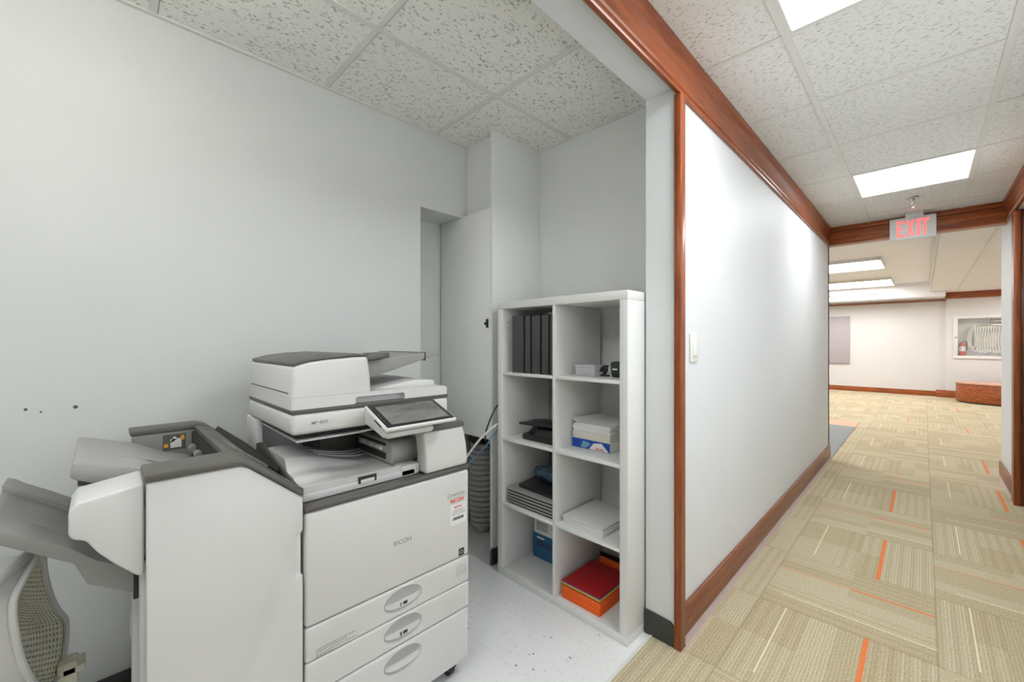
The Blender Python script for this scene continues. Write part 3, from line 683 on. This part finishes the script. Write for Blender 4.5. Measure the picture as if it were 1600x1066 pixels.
o = obj('power_cable', tube(NB(), [(-1.668, 1.60, .95), (-1.668, 1.525, .87), (-1.69, 1.50, .79), (-1.715, 1.505, .73), (-1.75, 1.56, .67), (-1.78, 1.66, .60)], .0045), 'black'); tag(o, 'black cable hanging from behind the shelf into the closet', 'cable')
o = obj('network_cable', tube(NB(), [(-1.680, 1.60, .78), (-1.680, 1.53, .74), (-1.71, 1.51, .68), (-1.80, 1.50, .60), (-1.88, 1.42, .45), (-1.93, 1.34, .2), (-1.94, 1.3, .01)], .003), 'ltteal'); tag(o, 'thin pale blue cable in front of the ribbed hose', 'cable')
# wall anchors
for i, (Y, Z, r_) in enumerate(((-.160*1.99/2, 0, 0),)): pass
for px, py, r_, lb in ((40, 640, .004, 'left small dark screw hole in the alcove wall'), (118, 636, .006, 'right larger dark screw hole with chipped paint in the alcove wall'), (64, 644, .003, 'tiny middle screw hole in the alcove wall')):
    k = (px-800)/643; d = XL/(.70711*(k-1)); Y = .70711*d*(k+1); Z = CAMH-(py-534)*d/643
    o = obj('screw_anchor', cyl(NB(), (XL-.001, Y, Z), (XL+.0015, Y, Z), r_, n=12), 'dark'); tag(o, lb, 'screw hole', 'screw holes in the wall')

# ================================================================== COPIER
XF = -1.216; Y0, Y1 = .403, .986
P = thing('photocopier', (-1.55, .695, 0), 'large white office photocopier with tilted touch screen and paper drawers', 'photocopier')
bm = NB(); box(bm, -1.90, -1.248, Y0+.002, Y1-.001, .058, .776, .006); body = obj('body', bm, 'white', P)
obj('gap_backing', box(NB(), -1.2475, -1.246, Y0+.006, Y1-.006, .065, .77), 'gap', P)
obj('front_door', box(NB(), -1.2455, XF, Y0, Y1, .4535, .7745, .010, 3), 'white', P)
bm = NB(); box(bm, -1.2415, XF+.002, Y0-.001, Y1+.002, .778, .792, .004); box(bm, -1.88, -1.2415, Y0, Y1+.001, .778, .790, .002); obj('deck_trim', bm, 'dark', P)
YH = .709
for i, (z0, z1, zh, n_) in enumerate(((.355, .4505, .405, '1'), (.2585, .3525, .308, '2'), (.062, .2545, .205, ''))):
    d_ = obj('paper_drawer', box(NB(), -1.2455, XF, Y0, Y1, z0, z1, .007 if i < 2 else .010, 3), 'white', P)
    c = NB(); bmesh.ops.create_uvsphere(c, u_segments=40, v_segments=24, radius=1)
    for v in c.verts:
        s = 1-.0*v.co.y; v.co = Vector((XF+v.co.x*.027, YH+v.co.y*.071, zh+v.co.z*.039*s))
    cut(d_, c)
    bm = NB(); N = 20; ring = []
    for j in range(N+1):
        u = -1+2*j/N; yy_ = YH+u*.064; q = math.sqrt(max(0, 1-u*u)); xx = XF-.007+.010*q
        zt_ = zh-.002+.002*q; zb_ = zh-.012-.013*q
        if u in (-1, 1): zt_ = zh-.001; zb_ = zh-.013
        ring.append([bm.verts.new(p) for p in ((xx, yy_, zt_), (xx+.001, yy_, zb_+.006), (xx-.004, yy_, zb_), (xx-.007, yy_, zb_+.004), (xx-.006, yy_, zt_))])
    for A, B in zip(ring, ring[1:]):
        for k in range(5): bm.faces.new((A[k], A[(k+1) % 5], B[(k+1) % 5], B[k]))
    bm.faces.new(ring[0]); bm.faces.new(ring[-1][::-1])
    hd = obj('handle', bm, 'white', d_)
    if n_:
        bm = NB(); text_into(bm, n_, .015, (XF+.0045, YH-.016, zh-.016), (0, 1, 0), (0, 0, 1), bold=.0008); box(bm, XF+.0035, XF+.0046, YH-.004, YH+.012, zh-.015, zh-.006); obj('tray_number', bm, 'text', d_, 0)
# drawer label marks
bm = NB()
for zt_, yend, hh in ((.380, .545, .0026), (.3735, .520, .0026), (.366, .550, .002), (.3605, .478, .002)):
    y = .432
    while y < yend:
        wd = random.uniform(.004, .013); box(bm, XF-.0002, XF+.0004, y, min(y+wd, yend), zt_, zt_+hh); y += wd+.0018
obj('warning_text', bm, 'textg', P, 0)
bm = NB(); box(bm, XF-.001, XF+.0005, .925, .972, .388, .430, .0003); obj('paper_gauge', bm, 'white2', P)
# stickers
bm = NB(); box(bm, XF-.0002, XF+.0004, .66, .755, .580, .612, .0); obj('brand_plate', bm, 'white', P, 0)
bm = NB(); text_into(bm, 'RICOH', .0215, (XF+.0007, .672, .590), (0, 1, 0), (0, 0, 1), bold=.0002); obj('brand_lettering', bm, 'textg', P, 0)
bm = NB(); text_into(bm, 'GreenLine', .019, (XF+.0004, .885, .690), (0, 1, 0), (0, 0, 1)); box(bm, XF-.0002, XF+.0005, .885, .972, .6845, .6855); obj('green_lettering', bm, 'textgreen', P, 0)
bm = NB(); text_into(bm, 'RICOH', .0195, (XF+.0004, .899, .666), (0, 1, 0), (0, 0, 1), bold=.0005); obj('red_lettering', bm, 'textr', P, 0)
bm = NB(); box(bm, XF-.0002, XF+.0004, .898, .973, .583, .658); lb_ = obj('service_sticker', bm, 'label', P, 0)
bm = NB(); text_into(bm, 'RICOH', .0105, (XF+.0006, .917, .644), (0, 1, 0), (0, 0, 1), bold=.0003); obj('red_print', bm, 'textr', lb_, 0)
bm = NB()
for k in range(3): box(bm, XF+.0003, XF+.0007, .906+.006*(k == 0), .966-.008*(k == 0), .6345-.007*k, .6358-.007*k)
yy_ = .910
while yy_ < .960:
    wd = random.choice((.0008, .0014, .002)); box(bm, XF+.0003, XF+.0007, yy_, yy_+wd, .600, .611); yy_ += wd+random.choice((.0006, .001))
obj('barcode', bm, 'text', lb_, 0)
bm = NB(); box(bm, XF-.0002, XF+.0005, .937, .962, .461, .488); st_ = obj('energy_sticker', bm, 'text', P, 0)
bm = NB(); box(bm, XF+.0004, XF+.0008, .940, .959, .4705, .4715); tube(bm, [(XF+.0006, .942, .474), (XF+.0006, .949, .481), (XF+.0006, .957, .475)], .0007, 6); obj('white_mark', bm, 'label', st_, 0)
# castors
for x, y in ((-1.27, .93), (-1.27, .46), (-1.84, .93), (-1.84, .46)):
    bm = NB(); box(bm, x-.03, x+.03, y-.022, y+.022, .045, .0575, .003); prism(bm, [(x-.022, .05), (x+.022, .05), (x+.022, .03), (x, .02), (x-.022, .03)], 'y', y-.02, y-.014); prism(bm, [(x-.022, .05), (x+.022, .05), (x+.022, .03), (x, .02), (x-.022, .03)], 'y', y+.014, y+.02)
    c_ = obj('caster', bm, 'black', P)
    obj('wheel', cyl(NB(), (x, y-.013, .0265), (x, y+.013, .0265), .0262, bev=.004), 'black', c_)
# right tower with curved side and dark cap
bm = NB(); prism(bm, [(.800, .7925), (.985, .7925), (.985, .83), (.981, .87), (.972, .91), (.963, .940), (.790, .940), (.800, .86)], 'x', -1.285, -1.222, .010, 3); prism(bm, [(.845, .7925), (.984, .7925), (.984, .83), (.980, .87), (.971, .91), (.962, .940), (.845, .940)], 'x', -1.60, -1.28, .003); obj('control_tower', bm, 'white', P)
bm = NB(); prism(bm, [(.772, .9405), (.967, .9405), (.965, .958), (.774, .958)], 'x', -1.60, -1.219, .004, 2); obj('tower_cap', bm, 'dark', P)
bm = NB(); box(bm, -1.87, -1.603, .80, .984, .7925, .9705, .006); obj('rear_tower', bm, 'white2', P)
# interior back wall, left rear column
bm = NB(); box(bm, -1.872, -1.845, Y0+.002, .799, .7925, .9705, .003); obj('inner_wall', bm, 'laminate', P)
bm = NB(); box(bm, -1.8445, -1.73, Y0-.001, .425, .7925, .9705, .004); obj('side_column', bm, 'white', P)
bm = NB(); box(bm, -1.8448, -1.65, .60, .7995, .7925, .965, .002); obj('inner_block', bm, 'dark', P)
# output tray as a dished surface
def tray_z(x, y):
    s = (x+1.405)/(-.035); s = min(1, max(0, s)); s = s*s*(3-2*s)       # rises toward the back
    q = min(1, max(0, (.74-y)/.30)); q = q*q*(3-2*q)
    f = min(1, max(0, (-1.27-x)/.05)); f = f*f*(3-2*f)                # front rim drops to the dish
    s2 = min(1, max(0, (x+1.33)/(-.03))); s2 = s2*s2*(3-2*s2); w_ = min(1, max(0, (.66-y)/.22)); w_ = w_*w_*(3-2*w_)
    return .833-.013*f*(1-.6*q)+.040*s*q+.014*s2*w_
def tray_fn(u, v):
    x = -1.262-u*.375; y = .414+v*.310; return (x, y, tray_z(x, y))
bm = NB(); V = grid(bm, tray_fn, 44, 30)
bot = [[None]*31 for _ in range(45)]
edge = [(i, 0) for i in range(45)]+[(44, j) for j in range(1, 31)]+[(i, 30) for i in range(43, -1, -1)]+[(0, j) for j in range(29, 0, -1)]
low = [bm.verts.new((V[i][j].co.x, V[i][j].co.y, .815)) for i, j in edge]
for k in range(len(edge)):
    a, b = edge[k], edge[(k+1) % len(edge)]; bm.faces.new((V[a[0]][a[1]], V[b[0]][b[1]], low[(k+1) % len(edge)], low[k]))
bm.faces.new(low)
tr = obj('output_tray', bm, 'white2', P, 45)
bm = NB()
for x in (-1.50, -1.54, -1.58): tube(bm, [(x+.02, .53, tray_z(x, .53)+.0), (x, .61, tray_z(x, .61)+.001), (x-.02, .69, tray_z(x, .69)+.001), (x-.05, .75, tray_z(x, .75))], .003, 6)
obj('tray_rib', bm, 'white', tr)
bm = NB(); box(bm, -1.84, -1.259, .411, .779, .7925, .8145, .003); box(bm, -1.31, -1.259, .725, .797, .7925, .829, .004); t2 = obj('tray_base', bm, 'white2', P)
bm = NB(); box(bm, -1.262, -1.2575, .575, .635, .806, .828, .001); obj('grip_slot', bm, 'gap', t2); bm = NB(); box(bm, -1.262, -1.2565, .582, .628, .806, .818, .001); obj('grip_lip', bm, 'white', t2)
# dark fence strip left of the tray
bm = NB(); prism(bm, [(-1.83, .793), (-1.265, .793), (-1.262, .835), (-1.30, .835), (-1.60, .882), (-1.64, .905), (-1.83, .86)], 'y', .4035, .4105, .002); obj('side_fence', bm, 'dark', P)
# bridge unit
bm = NB(); prism(bm, [(-1.60, .815), (-1.335, .815), (-1.325, .85), (-1.33, .885), (-1.345, .897), (-1.38, .900), (-1.60, .905)], 'y', .728, .842, .008, 3)
prism(bm, [(-1.60, .7935), (-1.32, .7935), (-1.315, .812), (-1.33, .818), (-1.60, .818)], 'y', .780, .842, .004)
m_b = plastic('beige_grey_bridge_plastic', (.40, .39, .36, 1), .45); M['bridge'] = m_b
br = obj('bridge_unit', bm, 'bridge', P)
for x in (-1.42, -1.48, -1.54): obj('roller', cyl(NB(), (x-.02, .727, .868), (x+.02, .727, .868), .008, n=16), 'label', br)
bm = NB(); box(bm, -1.59, -1.37, .7245, .7275, .832, .855, .001); box(bm, -1.59, -1.37, .7245, .7275, .880, .890, .001); obj('exit_slot', bm, 'gap', br)
# shift tray below the scanner
def shelf_fn(u, v):
    x = -1.345-u*.42; y = .42+v*.33; return (x, y, .948+.010*math.cos(v*math.pi)*-1*(1 if v > .5 else 0)*((v-.5)*2)**1+.006*u)
bm = NB(); sheet(bm, shelf_fn, 12, 24, .005); obj('shift_tray', bm, 'white2', P, 50)
bm = NB(); box(bm, -1.80, -1.36, .42, .955, .960, .9705, .002); obj('underside', bm, 'gap', P)
# scanner
SXF, SXB = -1.332, -1.832; YS0, YS1 = .402, .975
bm = NB(); box(bm, SXB, SXF, YS0, YS1, .9715, 1.036, .013, 3); obj('scanner', bm, 'white', P)
bm = NB(); text_into(bm, 'MP 4055', .0145, (SXF+.0006, .4585, 1.000), (0, 1, 0), (0, 0, 1), bold=.0002); obj('model_lettering', bm, 'textg', P, 0)
bm = NB(); box(bm, SXB+.001, SXF-.001, YS0+.001, YS1-.001, 1.0365, 1.0485, .003); obj('scanner_seam', bm, 'dark', P)
bm = NB(); prism(bm, [(YS0, 1.049), (YS1, 1.049), (YS1, 1.075), (.955, 1.083), (.66, 1.086), (YS0, 1.086)], 'x', SXB, SXF, .012, 3, sel=vert)
cover = obj('platen_cover', bm, 'white', P)
c = NB(); box(c, SXF-.022, SXF+.03, .598, .782, 1.03, 1.072, .008, 3); cut(cover, c)
obj('cover_grip', box(NB(), SXF-.030, SXF-.0225, .602, .778, 1.050, 1.070, .001), 'white2', P)
# document feeder
lid = [(.405, 1.182), (.645, 1.207), (.645, 1.214), (.60, 1.2165), (.52, 1.213), (.455, 1.205), (.405, 1.192)]
bm = NB(); prism(bm, [(YS0, 1.0865), (.655, 1.0865), (.652, 1.14), (.643, 1.206), (.60, 1.206), (.52, 1.201), (.455, 1.194), (YS0+.004, 1.181)], 'x', SXB+.004, SXF-.0005, .012, 3, sel=lambda e: not (e.verts[0].co.z < 1.09 and e.verts[1].co.z < 1.09)); fd = obj('document_feeder', bm, 'white', P)
bm = NB(); prism(bm, [(.407, 1.1815), (.455, 1.1945), (.52, 1.2015), (.60, 1.2065), (.645, 1.2065), (.645, 1.214), (.60, 1.2165), (.52, 1.2125), (.455, 1.205), (.407, 1.192)], 'x', SXB+.03, SXF-.004, .003, 2); obj('feeder_lid', bm, 'dark', P)
bm = NB(); box(bm, SXB+.045, SXF-.03, YS0-.0008, YS0+.001, 1.0975, 1.1); obj('feeder_seam', bm, 'gap', fd, 0)
# feed tray, throat, exit wedge
def wedge(bm, x0, x1):
    prism(bm, [(.652, 1.118), (.70, 1.125), (.90, 1.178), (1.0, 1.2045), (1.0, 1.2115), (.93, 1.2115), (.80, 1.198), (.72, 1.188), (.652, 1.186)], 'x', x0, x1, .003)
bm = NB(); wedge(bm, -1.80, -1.425); ft = obj('feed_tray', bm, 'tray', P)
bm = NB(); box(bm, -1.80, -1.424, .925, .930, 1.18, 1.2125); obj('extension_seam', bm, 'gap', ft, 0)
bm = NB(); prism(bm, [(.648, 1.187), (.70, 1.189), (.745, 1.200), (.73, 1.209), (.648, 1.2105)], 'x', -1.79, -1.40, .004); box(bm, -1.50, -1.44, .70, .78, 1.192, 1.214, .004); obj('paper_guide', bm, 'dark', P)
bm = NB(); prism(bm, [(.70, 1.0855), (.955, 1.0825), (.955, 1.100), (.93, 1.104), (.86, 1.106), (.78, 1.096), (.70, 1.087)], 'x', -1.81, -1.40, .003); obj('exit_ramp', bm, 'white', P)
# touch panel on a tilting arm
dv = Vector((-.150, 0, .056)); ln = dv.length; vv = dv.normalized(); nn = Vector((.056, 0, .150)).normalized()
T = Matrix(((vv.x, 0, nn.x, -1.150), (0, 1, 0, 0), (vv.z, 0, nn.z, .990), (0, 0, 0, 1)))
bm = NB(); box(bm, 0, ln, .612, .880, -.014, 0, .006, 3, mat=T); pn = obj('control_panel', bm, 'white', P)
bm = NB(); box(bm, .006, ln-.006, .619, .873, -.001, .0012, .0008, mat=T); bz = obj('bezel', bm, 'black', pn)
bm = NB(); box(bm, .020, ln-.022, .640, .858, .0011, .0018, mat=T); obj('touch_screen', bm, 'screen', bz, 0)
bm = NB()
for k in range(3): box(bm, .045+.02*k, .049+.02*k, .626, .629, .0011, .0017, mat=T)
obj('indicator', bm, 'textg', bz, 0)
bm = NB(); box(bm, .03, .075, .6105, .6125, -.0115, -.007, mat=T); obj('card_slot', bm, 'gap', pn, 0)
bm = NB(); prism(bm, [(-1.3315, .978), (-1.3315, 1.025), (-1.285, 1.020), (-1.168, .968), (-1.178, .952), (-1.21, .950), (-1.27, .966)], 'y', .628, .80, .008, 3); obj('panel_arm', bm, 'white', P)

# ================================================================== FINISHER
F = thing('document_finisher', (-1.57, .235, 0), 'white paper finisher unit with grey output trays left of the photocopier', 'finisher')
FX = -1.212; fy0, fy1 = .072, .396
cov = [(fy0, .028), (fy0, .944), (.246, .944), (.262, .938), (fy1, .826), (fy1, .736), (.391, .728), (.378, .722), (.373, .714), (.373, .622), (.378, .616), (fy1, .612), (fy1, .028)]
bm = NB(); prism(bm, cov, 'x', -1.240, FX, .008, 3); obj('front_cover', bm, 'white', F)
bm = NB(); prism(bm, [(.37, .60), (.394, .60), (.394, .745), (.37, .745)], 'x', -1.2405, -1.225, .002); obj('door_grip', bm, 'laminate', F)
bm = NB(); box(bm, -1.925, -1.2415, fy0+.004, fy1-.004, .02, .70, .004); box(bm, -1.33, -1.2415, fy0+.004, fy1-.004, .70, .826, .002); box(bm, -1.925, -1.84, fy0+.004, fy1-.004, .70, .826, .002); box(bm, -1.84, -1.33, .24, fy1-.004, .70, .826, .002)
prism(bm, [(fy0+.004, .826), (fy0+.004, .944), (.246, .944), (fy1-.004, .830), (fy1-.004, .826)], 'x', -1.33, -1.2415); prism(bm, [(fy0+.004, .826), (fy0+.004, .944), (.246, .944), (fy1-.004, .830), (fy1-.004, .826)], 'x', -1.925, -1.84); prism(bm, [(.246, .826), (.246, .93), (fy1-.004, .830), (fy1-.004, .826)], 'x', -1.84, -1.33)
obj('housing', bm, 'white2', F)
top = [(fy0-.004, .9445), (.246, .9445), (.265, .938), (fy1-.001, .829), (fy1-.001, .846), (.275, .952), (.25, .962), (fy0-.004, .962)]
bm = NB(); prism(bm, top, 'x', -1.325, -1.206, .004, 2); prism(bm, top, 'x', -1.925, -1.832, .004, 2)
topr = [(.235, .940), (.250, .940), (fy1-.001, .829), (fy1-.001, .842), (.278, .948), (.25, .958), (.235, .958)]
prism(bm, topr, 'x', -1.833, -1.324, .003, 2); obj('top_rim', bm, 'dark', F)
bm = NB(); prism(bm, [(.262, .952), (.278, .950), (.355, .886), (.35, .880)], 'x', -1.78, -1.38, .002); M['rimgrey'] = plastic('mid_grey_rim_plastic', (.15, .145, .135, 1), .45); obj('top_flap', bm, 'rimgrey', F)
bm = NB(); prism(bm, [(.30, .93), (.392, .85), (.392, .87), (.31, .942)], 'x', -1.86, -1.42, .002); obj('rear_bumper', bm, 'gap', F)
bm = NB(); box(bm, -1.836, -1.832, fy0, .238, .71, .944); obj('cavity_wall', bm, 'tray', F)
bm = NB(); box(bm, -1.832, -1.331, .228, .234, .705, .938); gw = obj('paper_exit', bm, 'gap', F)
for x in (-1.75, -1.64, -1.53, -1.42): obj('roller', cyl(NB(), (x-.02, .222, .895), (x+.02, .222, .895), .012, n=16), 'tray', gw)
# picture label inside the cavity
bm = NB(); box(bm, -1.832, -1.8312, .150, .212, .882, .936); pl_ = obj('caution_label', bm, 'dark', F, 0, label='dark label with yellow and white pictograms')
bm = NB(); box(bm, -1.8313, -1.8306, .170, .200, .890, .920); prism(bm, [(.168, .905), (.18, .93), (.19, .92)], 'x', -1.8313, -1.8306); obj('white_pictogram', bm, 'label', pl_, 0)
for a_ in ((.153, .164, .893, .905), (.198, .208, .914, .930)): obj('yellow_pictogram', box(NB(), -1.8313, -1.8306, *a_), 'yellow', pl_, 0)
# side strips
bm = NB(); box(bm, -1.55, -1.50, fy0-.012, fy0+.005, .30, .72, .002); box(bm, -1.66, -1.62, fy0-.012, fy0+.005, .40, .72, .002); box(bm, -1.36, -1.30, fy0-.006, fy0+.005, .22, .74, .002); obj('guide_rail', bm, 'white', F)
# arm
bm = NB(); prism(bm, [(-.047, .905), (-.036, .922), (.0695, .938), (.0695, .732), (.058, .733), (.02, .775), (-.005, .808), (-.022, .838), (-.040, .846), (-.047, .856)], 'x', -1.375, -1.238, .009, 3); obj('tray_cover', bm, 'white', F)
# lower tray
def low_tray(bm, x0, x1, dz, th=1):
    prism(bm, [(-.178, .890+dz), (-.165, .884+dz), (-.147, .868+dz), (-.10, .835+dz), (-.0486, .795+dz), (-.005, .750+dz), (.0695, .703+dz), (.0695, .640), (-.0206, .700), (-.042, .755), (-.147, .833), (-.178, .852)], 'x', x0, x1, .004)
bm = NB(); low_tray(bm, -1.44, -1.35, 0); low_tray(bm, -1.75, -1.66, 0); low_tray(bm, -1.6605, -1.4395, -.016); obj('lower_tray', bm, 'tray', F)
obj('tray_end_cap', box(NB(), -1.37, -1.349, .056, .0705, .632, .71, .002), 'black', F)
# upper tray
bm = NB(); prism(bm, [(-.047, .968), (-.030, .966), (.077, .930), (.15, .888), (.215, .868), (.215, .840), (.13, .845), (.045, .885), (-.040, .925), (-.052, .935)], 'x', -1.80, -1.42, .006, 2)
prism(bm, [(.0, .955), (.09, .930), (.12, .914), (.09, .920)], 'x', -1.56, -1.545, .002)
M['tray2'] = plastic('light_grey_tray_plastic', (.36, .355, .345, 1), .45); ut = obj('upper_tray', bm, 'tray2', F)
bm = NB(); prism(bm, [(-.04, .93), (-.04, .90), (.0, .895), (.065, .865), (.065, .885)], 'x', -1.50, -1.47, .002); prism(bm, [(-.04, .93), (-.04, .90), (.0, .895), (.065, .865), (.065, .885)], 'x', -1.75, -1.72, .002); obj('tray_bracket', bm, 'dark', ut)

# ================================================================== PERFORATED CHAIR
def unp(px, py, X):
    k = (px-800)/643; d = X/(.70711*(k-1)); return Vector((X, .70711*d*(k+1), CAMH-(py-534)*d/643))
Lp = [(60, 862, -1.50), (42, 895, -1.45), (24, 928, -1.41), (19, 950, -1.40), (22, 985, -1.40), (32, 1030, -1.42), (48, 1062, -1.46), (62, 1080, -1.52)]
Rp = [(66, 864, -1.56), (70, 900, -1.60), (80, 935, -1.66), (92, 957, -1.71), (103, 972, -1.74), (101, 1015, -1.72), (90, 1058, -1.68), (72, 1086, -1.58)]
Lw = [unp(*p) for p in Lp]; Rw = [unp(*p) for p in Rp]
def cr(P_, t):
    n = len(P_)-1; i = min(n-1, int(t*n)); s = t*n-i; g = lambda k: P_[max(0, min(n, k))]
    a, b, c_, d_ = g(i-1), g(i), g(i+1), g(i+2); return .5*((2*b)+(c_-a)*s+(2*a-5*b+4*c_-d_)*s*s+(3*b-a-3*c_+d_)*s**3)
nor = Vector((.12, 1, 0)).normalized()
def sf(u, v):
    a = cr(Lw, v); b = cr(Rw, v); return a.lerp(b, u)-nor*.018*math.sin(math.pi*u)
CH = thing('office_chair', (-1.60, -.26, 0), 'white plastic chair with perforated cream back in the bottom left corner', 'chair')
NU, NV = 17, 34
bm = NB(); gv = {}
for i in range(NU+1):
    for j in range(NV+1): gv[i, j] = bm.verts.new(sf(.05+.90*i/NU, .02+.96*j/NV))
for i in range(NU):
    for j in range(NV):
        q = [gv[i, j], gv[i+1, j], gv[i+1, j+1], gv[i, j+1]]; hv = []
        off = .25 if j % 2 else -.05
        for k in range(8):
            a = 2*math.pi*(k+.5)/8; uu = .5+.20*math.cos(a); w_ = .5+.26*math.sin(a)
            hv.append(bm.verts.new(sf(.05+.90*(i+uu)/NU, .02+.96*(j+w_)/NV)))
        # corners: 3 (-,-)=k4 , (+,-)=k6.. ; hv order starts at +x
        cs = {0: q[2], 1: q[3], 2: q[0], 3: q[1]}
        for s in range(4):
            a0, a1 = hv[2*s], hv[2*s+1]; bm.faces.new((cs[s], a1, a0)); bm.faces.new((cs[s], cs[(s+1) % 4], hv[(2*s+2) % 8], a1))
pf = obj('perforated_back', bm, 'cream', CH, 0)
loop = [sf(0, j/14) for j in range(15)]+[sf(1, j/14) for j in range(14, -1, -1)]
bm = NB(); tube(bm, loop, .0075, 10, True, 2); obj('back_rim', bm, 'chairwhite', CH)
# shell behind the perforated panel: rim swept back and closed
bm = NB(); back = Vector((.05, -.18, .0)); rings = []
for s, ins in ((0, 0), (.35, -.06), (.75, 0), (1.0, .25)):
    cen = sum(loop, Vector())/len(loop)
    rings.append([bm.verts.new(p.lerp(cen, ins)+back*s-nor*.004) for p in loop])
for A, B in zip(rings, rings[1:]):
    for k in range(len(loop)): bm.faces.new((A[k], A[(k+1) % len(loop)], B[(k+1) % len(loop)], B[k]))
bm.faces.new(rings[-1]); obj('back_shell', bm, 'chairwhite', CH, 50)
bm = NB(); p0 = Lw[0]; tube(bm, [p0+Vector((.0, -.01, .004)), p0+Vector((.10, -.05, -.01)), p0+Vector((.2, -.10, -.06)), p0+Vector((.24, -.16, -.16))], .012, 10); obj('top_band', bm, 'white2', CH)
bm = NB(); box(bm, -1.78, -1.32, -.62, -.12, .36, .40, .02, 3); obj('seat', bm, 'chairwhite', CH)
for x, y in ((-1.74, -.16), (-1.38, -.18), (-1.74, -.58), (-1.38, -.58)): obj('leg', cyl(NB(), (x, y, 0), (x, y, .36), .012, .014), 'chrome', CH)
c_ = unp(106, 1045, -1.70); bm = NB(); box(bm, c_.x-.02, c_.x+.03, c_.y-.02, c_.y+.02, .30, c_.z+.03, .005); box(bm, c_.x-.03, c_.x+.03, c_.y-.01, c_.y+.035, c_.z-.005, c_.z+.015, .003); obj('bracket', bm, 'cream', CH)
